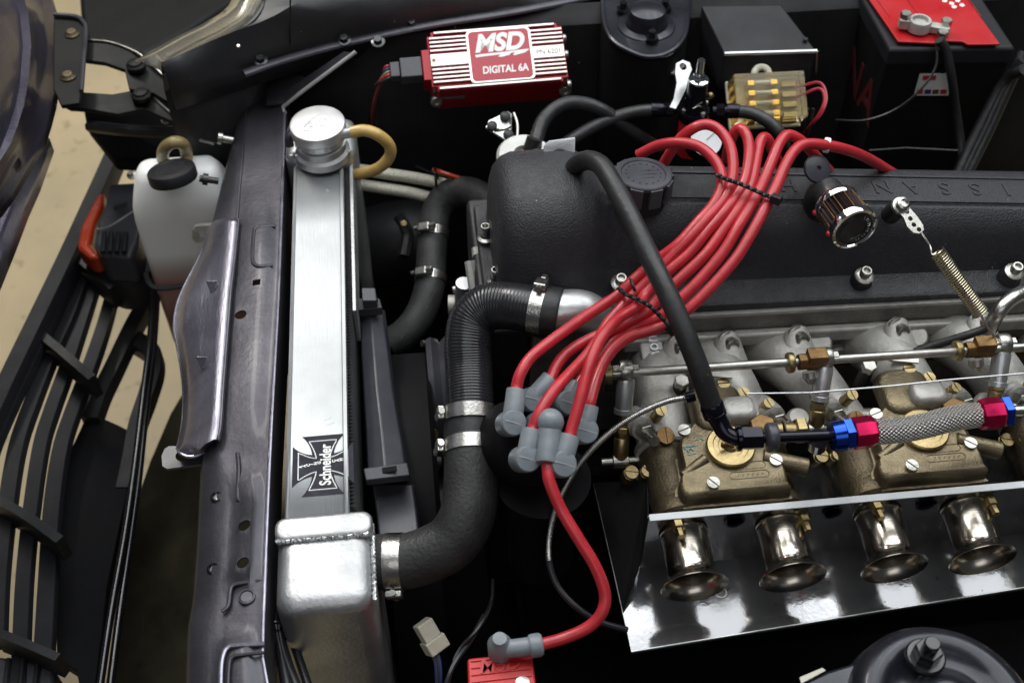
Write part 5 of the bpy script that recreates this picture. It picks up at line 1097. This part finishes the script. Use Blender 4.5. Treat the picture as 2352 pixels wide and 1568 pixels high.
# relay cover ---------------------------------------------------------
rc = thing("relay_cover", P(1740, 100, .70), "black sheet metal relay box with a bright front edge", "relay box")
tp = [P(1610, 12, .80), P(1795, 10, .80), P(1876, 116, .785), P(1664, 122, .785)]
rows = [[p+V((0, 0, 0)) for p in tp], [p+V((0, -.0015 if i > 1 else 0, -.005)) for i, p in enumerate(tp)], [p+V((0, 0, -.055)) for p in tp]]
part("cover", MB().loft(rows[::-1]), "plastic_black", rc, bevel=.003)
part("front_edge", MB().tube([tp[3]+V((0, -.0005, -.001)), tp[2]+V((0, -.0005, -.001))], .0026, 8), "alu_light", rc)
bolt(rc, P(1850, 92, .79), (0, 0, 1), .0035, .002, "black_satin", washer=False); part("side_wire", MB().tube(PS([(1877, 118, .785), (1874, 170, .75)]), .0012, 6), "steel", rc)
# fuse box --------------------------------------------------------------
fx = thing("fuse_box", P(1765, 260, .68), "clear yellowed fuse box with brass fuse clips", "fuse box")
c0 = P(1762, 228, .745); MF = frame(c0, (1, -.02, 0), (0, .80, .6))
part("lid", MB().fbox(MF, (-.043, -.028, -.018), (.043, .028, .018)), "clear_plastic", fx, bevel=.002, solid=0)
part("base", MB().fbox(MF, (-.044, -.030, -.024), (.044, .030, -.0185)), "cream_plastic", fx, bevel=.001)
for i in range(4):
    for s_ in (-1, 1): part("fuse_clip", MB().fbox(MF, (-.006+s_*.014-.005, -.023+.0125*i, -.018), (-.006+s_*.014+.005, -.0155+.0125*i, .004)), "gold_fuse", fx, bevel=.0015)
    part("fuse", MB().cyl(MF@V((-.016, -.019+.0125*i, .002)), MF@V((.004, -.019+.0125*i, .002)), .0032, seg=12), "disc_grey", fx)
    part("terminal", MB().fbox(MF, (.018, -.024+.0125*i, -.018), (.036, -.017+.0125*i, -.006)), "brass", fx, bevel=.001)
part("hanger", MB().tube([MF@V((-.004+.009*cos(t), .031+.009*sin(t), .0)) for t in [pi*i/12 for i in range(13)]], .0042, 8), "cream_plastic", fx)
for i in range(2): part("lead", MB().tube(spline([MF@V((.034, .012-.012*i, -.006))]+PS([(1880, 190+14*i, .755), (1898-4*i, 222+6*i, .75), (1888-4*i, 258, .74), (1862, 288, .72), (1840, 310, .68)]), 6), .0019, 6), "wire_red", fx)
for i in range(2): part("dark_lead", MB().tube(spline(PS([(1868-12*i, 250, .72), (1856-14*i, 300, .69), (1840-14*i, 330, .66)]), 5), .0024, 6), "rubber", fx)
# fuel pressure regulator and gauge ------------------------------------
fr = thing("fuel_regulator", P(1598, 300, .68), "black and red fuel pressure regulator with chrome adjusting screw", "fuel regulator")
rb_ = P(1594, 262, .755); ax = V((0, 0, 1))
part("base", MB().lathe(rb_, ax, [(.017, -.055), (.017, -.008), (.0155, -.006)], 8), "red_anodised", fr, sharp=20)
part("flange", MB().lathe(rb_, ax, [(.0175, -.006), (.0185, -.004), (.0185, .006), (.0175, .008)], 30), "black_anodised", fr)
for t in range(4):
    d_ = V((cos(.4+t*pi/2), sin(.4+t*pi/2), 0)); part("flange_screw", MB().cyl(rb_+d_*.0155+V((0, 0, .006)), rb_+d_*.0155+V((0, 0, .012)), .0028, seg=10), "zinc", fr)
part("bonnet", MB().lathe(rb_, ax, [(.0150, .008), (.0145, .012), (.0120, .020), (.0115, .042), (.0105, .046), (.006, .047)], 30), "black_anodised", fr)
h = MB().lathe(rb_, ax, [(.0115, .0465), (.0115, .049), (.008, .050)], 24); hexprism(h, rb_+V((0, 0, .050)), ax, .0070, .006); h.cyl(rb_+V((0, 0, .056)), rb_+V((0, 0, .076)), .0042, seg=14, ch=.0008); part("adjusting_screw", h, "chrome", fr)
part("side_screw", MB().ball(P(1632, 220, .78), .0042, 10), "brass", fr)
part("emblem", MB().tube(spline([rb_+V((-.006, -.0128, .018)), rb_+V((0, -.0130, .021)), rb_+V((.005, -.0128, .019))], 4), .0006, 5).tube([rb_+V((-.002, -.013, .022)), rb_+V((.004, -.0128, .026))], .0006, 5), "steel", fr)
part("gauge_stem", MB().cyl(P(1600, 282, .735), P(1610, 305, .715), .0075, .0085, 16), "brass", fr)
gq = P(1622, 322, .745); gx = V((.12, -.62, .78)).normalized()
gd = part("gauge_case", MB().lathe(gq, gx, [(.018, -.026), (.0205, -.018), (.0205, -.001), (.0198, .0), (0, .0)], 34), "black_anodised", fr)
part("gauge_dial", MB().lathe(gq, gx, [(.0188, .0002), (.0188, .001), (0, .001)], 34), "gauge_white", gd)
u_, w_, _ = basis(gx); part("needle", MB().tube([gq+gx*.0014, gq+gx*.0014+u_*.011+w_*.006], .0005, 5).tube([gq+gx*.0014-u_*.013-w_*.004, gq+gx*.0014-u_*.006-w_*.010], .0003, 5), "ink_grey", gd)
bp0 = P(1569, 153, .80); bn = V((.2, -.5, .84)).normalized()
cut = MB().lathe(PP(1569, 153, bp0, bn), bn, [(.0045, -.02), (.0045, .02)], 16)
part("bracket", MB().prism([PP(x, y, bp0, bn) for x, y in ((1553, 146), (1568, 138), (1584, 144), (1589, 160), (1581, 180), (1576, 204), (1563, 230), (1552, 250), (1538, 246), (1548, 226), (1555, 190), (1551, 168))], -bn*.0025), "alu_light", fr, cut=cut)
for s_, lab, pts in ((-1, "left", [(1552, 253, .752), (1500, 253, .755), (1440, 262, .755), (1370, 288, .75), (1300, 330, .74), (1262, 360, .73)]), (1, "right", [(1636, 255, .752), (1690, 256, .752), (1730, 262, .752), (1770, 284, .748), (1796, 316, .735), (1802, 350, .70)])):
    hh = thing("regulator_hose", P(*pts[1]), "black fuel hose leaving the %s side of the regulator" % lab, "hose")
    q = spline(PS(pts), 8); k0 = 7
    part("tube", MB().tube(q[k0:], .0078, 16), "rubber", hh)
    d_ = (q[4]-q[0]).normalized(); h = MB(); hexprism(h, q[0]+d_*.004, d_, .0085, .010); h.lathe(q[0], d_, [(.006, 0), (.006, .016), (.0088, .0165), (.0088, .030), (.0080, .032)], 20); part("fitting", h, "black_anodised", hh)
solo("return_hose", MB().tube(spline(PS([(1226, 368, .76), (1232, 320, .765), (1252, 272, .77), (1296, 240, .775), (1346, 240, .77), (1390, 258, .76), (1424, 284, .745), (1470, 316, .72), (1520, 346, .69)]), 8), .0085, 16), "rubber", "black hose arching in front of the red ignition box", "hose")
# fuel filter canister and bracket ---------------------------------------
fc = thing("fuel_filter", P(1205, 352, .70), "pale round filter canister with dark centre behind the valve cover dome", "filter")
part("can", MB().lathe(P(1204, 352, .765), (.0, -.15, 1), [(.030, -.06), (.0315, -.01), (.0310, -.003), (.028, 0), (.012, .0), (.0105, -.006), (0, -.006)], 36), "disc_grey", fc)
part("spigot", MB().cyl(P(1216, 352, .76), P(1228, 318, .775), .009, seg=16), "black_satin", fc)
part("nut", MB().lathe(P(1210, 356, .762), (0, 0, 1), [(.008, -.004), (.008, .004), (0, .004)], 6), "brass_dark", fc)
cut = MB().lathe(P(1288, 366, .88), V((0, -1, .5)), [(.0085, -.04), (.0085, .04)], 20)
part("bracket", MB().prism([P(1240, 412, .86), P(1250, 338, .885), P(1262, 328, .888), P(1321, 320, .89), P(1319, 412, .86)], V((0, .0022, .0008))), "bracket_grey", fc, cut=cut)
pb_ = thing("pivot_bracket", P(1150, 300, .70), "small silver triangular bracket below the red ignition box", "bracket")
part("plate", MB().prism(PS([(1116, 292, .755), (1122, 278, .758), (1166, 256, .765), (1176, 262, .765), (1174, 318, .75), (1162, 322, .75)]), (0, .0005, -.003)), "alu_light", pb_)
for x, y in ((1160, 268), (1130, 290), (1168, 310)): part("bolt", MB().lathe(P(x, y, .764), (0, -.4, 1), [(.006, -.002), (.006, .002), (.003, .004), (0, .004)], 14), "black_satin", pb_)
part("arm", MB().tube(spline(PS([(1136, 300, .758), (1160, 296, .762), (1172, 290, .763)]), 4), .0022, 8), "zinc", pb_)
part("strap", MB().tube(spline(PS([(1180, 260, .762), (1188, 285, .757), (1188, 318, .75)]), 4), .0018, 6), "zinc", pb_)
# battery ----------------------------------------------------------------
bt = thing("battery", P(2150, 300, .60), "black car battery with a bright red top", "battery")
c4 = [P(2046, 112, .80), P(2330, 108, .80), P(2218, -60, .80), P(1952, -60, .80)]
part("case", MB().loft([[p+V((0, 0, -.20)) for p in c4], [p+V((0, 0, -.022)) for p in c4]]), "hinge_black", bt, bevel=.003)
cc = sum(c4, V((0, 0, 0)))/4
part("lid", MB().loft([[cc+(p-cc)*1.02+V((0, 0, -.022)) for p in c4], [cc+(p-cc)*1.02+V((0, 0, -.003)) for p in c4], [cc+(p-cc)*.98+V((0, 0, 0)) for p in c4]]), "plastic_black", bt, bevel=.002)
rt = [P(2062, 100, .803), P(2150, 104, .803), P(2160, 98, .803), P(2210, 100, .803), P(2222, 107, .803), P(2296, 106, .803), P(2196, -30, .803), P(1972, -30, .803)]
part("red_top", MB().prism(rt, V((0, 0, .003))), "red_plastic", bt, bevel=.001)
mk_ = MB()
for i, (x, y) in enumerate(((2170, 2), (2186, 8), (2200, 2), (2192, 16), (2210, 12))): mk_.lathe(P(x, y, .8062), (0, 0, 1), [(.0035, 0), (.003, .0004)], 7)
part("top_print", mk_, "silver_fin", bt)["kind"] = "stuff"
for x in (2030, 2100, 2240): part("groove", MB().tube([P(x-30, -20, .8064), P(x+14, 40, .8064)], .0007, 5), "red_paint", bt)
lb_ = [P(2122, 164, .755), P(2186, 166, .755), P(2184, 222, .72), P(2094, 220, .72)]
fy = c4[0].y-.0045
def onfront(x, y):
    d_ = FW*FPX+RT*(x-1176)+UP*(784-y); n_ = (c4[1]-c4[0]).cross(V((0, 0, 1))).normalized(); return CAM+d_*((c4[0]-CAM).dot(n_)/d_.dot(n_))+n_*.0012
wl_ = part("warning_label", MB().prism([onfront(*p) for p in ((2112, 168), (2182, 168), (2178, 218), (2098, 218))], V((0, -.0004, 0))), "fluid_label", bt)
for i, m_ in enumerate(("red_label", "wire_blue", "brass", "red_label")): part("label_mark", MB().prism([onfront(2106+18*i, 204), onfront(2120+18*i, 204), onfront(2118+18*i, 214), onfront(2104+18*i, 214)], V((0, -.0008, 0))), m_, wl_)
part("label_mark", MB().prism([onfront(2120, 172), onfront(2150, 172), onfront(2148, 182), onfront(2117, 182)], V((0, -.0008, 0))), "red_label", wl_)
sd_ = (c4[3]-c4[0]).normalized(); nn = V((-sd_.y, sd_.x, 0)); nn = -nn if nn.x > 0 else nn
part("side_lettering", MB().text("NA", frame(c4[0]+sd_*.055+V((0, 0, -.09))+nn*.0006, -sd_, V((0, 0, 1))), .075, 0, .001, .0003), "maroon_print", bt)
cl = thing("battery_clamp", P(2110, 70, .806), "silver battery terminal clamp on the red battery top", "terminal clamp")
q = P(2110, 62, .812)
part("ring", MB().lathe(q, (0, 0, 1), [(.0095, -.004), (.0135, -.003), (.0135, .008), (.0125, .010), (.0095, .010), (.0085, .006), (0, .007)], 26), "alu_cast", cl)
part("ear", MB().fbox(frame(q+V((-.017, .006, .003)), (1, -.3, 0), (.3, 1, 0)), (-.006, -.007, -.006), (.006, .007, .007)), "alu_cast", cl, bevel=.002)
part("strap", MB().fbox(frame(q+V((.022, -.008, .002)), (1, -.45, 0), (.45, 1, 0)), (-.012, -.006, -.006), (.012, .006, .004)), "alu_cast", cl, bevel=.002)
for v_ in ((.030, -.006, .004), (.022, -.020, -.002), (-.017, .006, .009)): h = MB(); hexprism(h, q+V(v_), (0, 0, 1), .0065, .008); part("nut", h, "zinc", cl)
solo("battery_cable", MB().tube(spline(PS([(2158, 92, .815), (2174, 120, .80), (2186, 180, .77), (2194, 240, .73), (2204, 310, .69), (2212, 380, .66)]), 8), .0055, 10), "rubber", "thick black battery cable hanging from the terminal clamp", "cable")
solo("thin_battery_wire", MB().tube(spline(PS([(2150, 96, .81), (2150, 150, .79), (2120, 200, .77), (2060, 250, .74), (1990, 276, .72), (1920, 276, .70)]), 8), .0014, 6), "rubber", "thin black wire drooping across the battery front", "wire")
solo("hold_down_rod", MB().tube(PS([(1996, 346, .68), (2080, 340, .68), (2200, 346, .68)]), .0012, 8), "rubber_gloss", "thin metal rod low in front of the battery", "rod")
ls = thing("bay_loom", P(2290, 220, .66), "dark wiring loom draped right of the battery", "wiring loom")
for i in range(3): part("cable", MB().tube(spline(PS([(2352, 120+20*i, .78), (2320-8*i, 190, .75), (2270-12*i, 300, .70), (2220-10*i, 400, .66)]), 6), .007, 10), "rubber", ls)

# ================================================================== NEAR EDGE OF THE BAY
ns = thing("near_strut_tower", P(2190, 1600, .40), "glossy dark strut tower dome in the near right corner", "strut tower")
nc_ = P(2178, 1618, .762)
part("tower", MB().lathe(nc_, (0, 0, 1), [(.090, -.40), (.083, -.10), (.076, -.03), (.071, -.010), (.066, -.002), (.060, .002), (.053, .0025), (.046, -.001), (.041, -.004), (.030, -.004), (.0265, .001), (.022, .007), (.014, .010), (0, .0105)], 72), "tower_paint", ns, sharp=60)
part("skirt", MB().loft([[P(x, y, .745-.02*k)+V((0, 0, -.2*k)) for x, y in ((1800, 1585), (1900, 1538), (1990, 1510), (2070, 1495), (2200, 1600), (2200, 1700), (1800, 1720))] for k in (0, .02, 1)]), "tower_paint", ns, bevel=.004)
q = P(2125, 1508, .7715)
part("washer", MB().lathe(q, (0, 0, 1), [(.0155, -.002), (.0155, .001), (.014, .0025), (0, .0025)], 30), "black_gloss", ns)
h = MB(); hexprism(h, q+V((0, 0, .002)), (0, 0, 1), .0108, .011, .001); part("nut", h, "black_gloss", ns)
part("stud", MB().cyl(q, q+V((0, 0, .023)), .0062, seg=18, ch=.001), "black_gloss", ns)
part("cap_bolt", MB().lathe(nc_+V((0, .0, .009)), (0, 0, 1), [(.010, 0), (.0095, .004), (.005, .005), (.005, .008), (0, .008)], 24), "tower_paint", ns)
part("paint_chip", MB().prism(PS([(1836, 1556, .7455), (1888, 1534, .7455), (1896, 1540, .7455), (1840, 1570, .7455)]), (0, 0, .0012)), "cream_plastic", ns)
# coil ---------------------------------------------------------------
ic = thing("ignition_coil", P(1150, 1568, .55), "bright red ignition coil block with grey lead boot at the bottom edge", "ignition coil")
tp = [P(1073, 1510, .69), P(1222, 1494, .69), P(1240, 1640, .69), P(1078, 1660, .69)]
part("block", MB().loft([[p+V((0, 0, -.10)) for p in tp], tp]), "coil_red", ic, bevel=.0025)
for k in range(9): 
    t = .06+.11*k; part("rib", MB().tube([tp[0].lerp(tp[3], t)+V((.003, 0, .0003)), tp[1].lerp(tp[2], t)+V((-.003, 0, .0003))], .0010, 6), "coil_red", ic)
part("lettering", MB().text("MSD", frame(P(1146, 1524, .6912), (1, .03, 0), (-.03, 1, 0)), .018, .25, .0003, .0004), "coil_red", ic)
part("boot", MB().tube(spline(PS([(1136, 1490, .70), (1180, 1488, .703), (1236, 1480, .706)]), 6), .0078, 18), "boot_grey", ic)
part("boot_end", MB().lathe(P(1148, 1486, .70), (0, 0, 1), [(.010, -.012), (.0105, .006), (.008, .010), (.006, .016), (0, .017)], 22), "boot_grey", ic)
part("boot_collar", MB().lathe(P(1232, 1481, .706), P(1244, 1479, .706)-P(1232, 1481, .706), [(.0092, -.006), (.0100, -.004), (.0100, .003), (.0085, .005)], 22), "boot_grey", ic)
part("corner_bolt", MB().lathe(P(1200, 1570, .692), (0, 0, 1), [(.006, 0), (.006, .003), (.003, .004), (0, .004)], 14), "zinc", ic)
# plug and small pieces -------------------------------------------------
pc = thing("wire_connector", P(990, 1460, .60), "cream plastic two part wire plug hanging below the hose", "connector")
va_ = (P(976, 1438, .63)-P(1004, 1486, .615)).normalized(); MPL = frame(P(990, 1463, .622), V((va_.y, -va_.x, 0)), va_)
part("plug", MB().fbox(MPL, (-.0085, -.001, -.007), (.0085, .017, .007)), "cream_plastic", pc, bevel=.0015)
part("socket", MB().fbox(MPL, (-.0105, -.014, -.009), (.0105, -.0005, .009)), "cream_plastic", pc, bevel=.0015)
for i, m_ in enumerate(("wire_blue", "rubber", "wire_blue")): part("lead", MB().tube(spline(PS([(988+7*i, 1490, .615), (1000+5*i, 1520, .61), (1004+4*i, 1560, .60), (1010, 1620, .58)]), 5), .0018, 6), m_, pc)
solo("lower_bay_wire", MB().tube(spline(PS([(1132, 1330, .62), (1128, 1380, .62), (1100, 1440, .62), (1050, 1500, .61), (1020, 1600, .60)]), 6), .0020, 6), "rubber_gloss", "thin black wire, right one rising from the connector to the hose", "wire")
solo("lower_bay_wire", MB().tube(spline(PS([(1112, 1412, .61), (1080, 1470, .61), (1040, 1530, .61), (1016, 1600, .60)]), 6), .0026, 6), "rubber_gloss", "thin black wire, shorter one crossing low behind the connector", "wire")
cb_ = thing("cable_bracket", P(1180, 1100, .66), "small dark diamond shaped bracket below the distributor", "bracket")
part("plate", MB().prism(PS([(1150, 1092, .68), (1168, 1082, .68), (1232, 1098, .68), (1184, 1136, .68)]), (0, 0, -.004)), "shroud_plastic", cb_, bevel=.001)
part("rim", MB().tube(PS([(1150, 1092, .682), (1168, 1082, .682), (1232, 1098, .682), (1184, 1136, .682), (1150, 1092, .682)]), .0016, 6), "shroud_plastic", cb_)
part("ring", MB().lathe(P(1180, 1102, .68), (0, 0, 1), [(.008, 0), (.007, .004), (.005, .004), (.004, 0)], 18), "plastic_black", cb_)
# water pump and pulley hints between fan and engine
wp = thing("water_pump", (.03, .80, .45), "dark water pump pulley with bright bolts behind the fan", "water pump")
part("pulley", MB().lathe(P(1005, 930, .56), (-1, 0, 0), [(.075, -.02), (.078, -.014), (.070, -.006), (.078, .002), (.075, .008), (.03, .010), (.028, .02), (0, .02)], 48), "shroud_plastic", wp)
for x, y in ((962, 853), (964, 945), (990, 790), (996, 1060)): part("bolt", MB().lathe(P(x, y, .60), (-.8, -.2, .4), [(.007, -.006), (.007, .004), (.004, .006), (.004, .012), (0, .012)], 12), "zinc", wp)
part("bracket", MB().tube(spline(PS([(968, 958, .60), (972, 985, .60), (996, 1000, .605)]), 4), .007, 8), "amber_tube", wp)
part("red_clip", MB().box((0, 0, 0), (.01, .01, .01)).__class__().tube(PS([(962, 880, .595), (968, 905, .595)]), .006, 8), "maroon_print", wp)
solo("alternator", MB().lathe(P(935, 560, .50), (1, -.2, .2), [(.03, -.06), (.055, -.05), (.06, -.02), (.06, .02), (.05, .04), (.02, .05), (0, .05)], 36), "black_satin", "black rounded alternator deep behind the radiator", "alternator")
solo("alternator_terminal", MB().tube(spline(PS([(918, 500, .58), (930, 520, .58), (936, 545, .57), (928, 590, .56)]), 5), .008, 8), "rubber", "black terminal cover with cable beside the alternator", "cable")
for i, (x, y) in enumerate(((928, 515), (1000, 1075))): solo("glint_screw", MB().lathe(P(x, y, .59), (0, -.5, 1), [(.004, 0), (.004, .004), (0, .005)], 10), "brass", ("tiny brass screw by the alternator", "tiny brass screw below the fan shroud")[i], "screw")
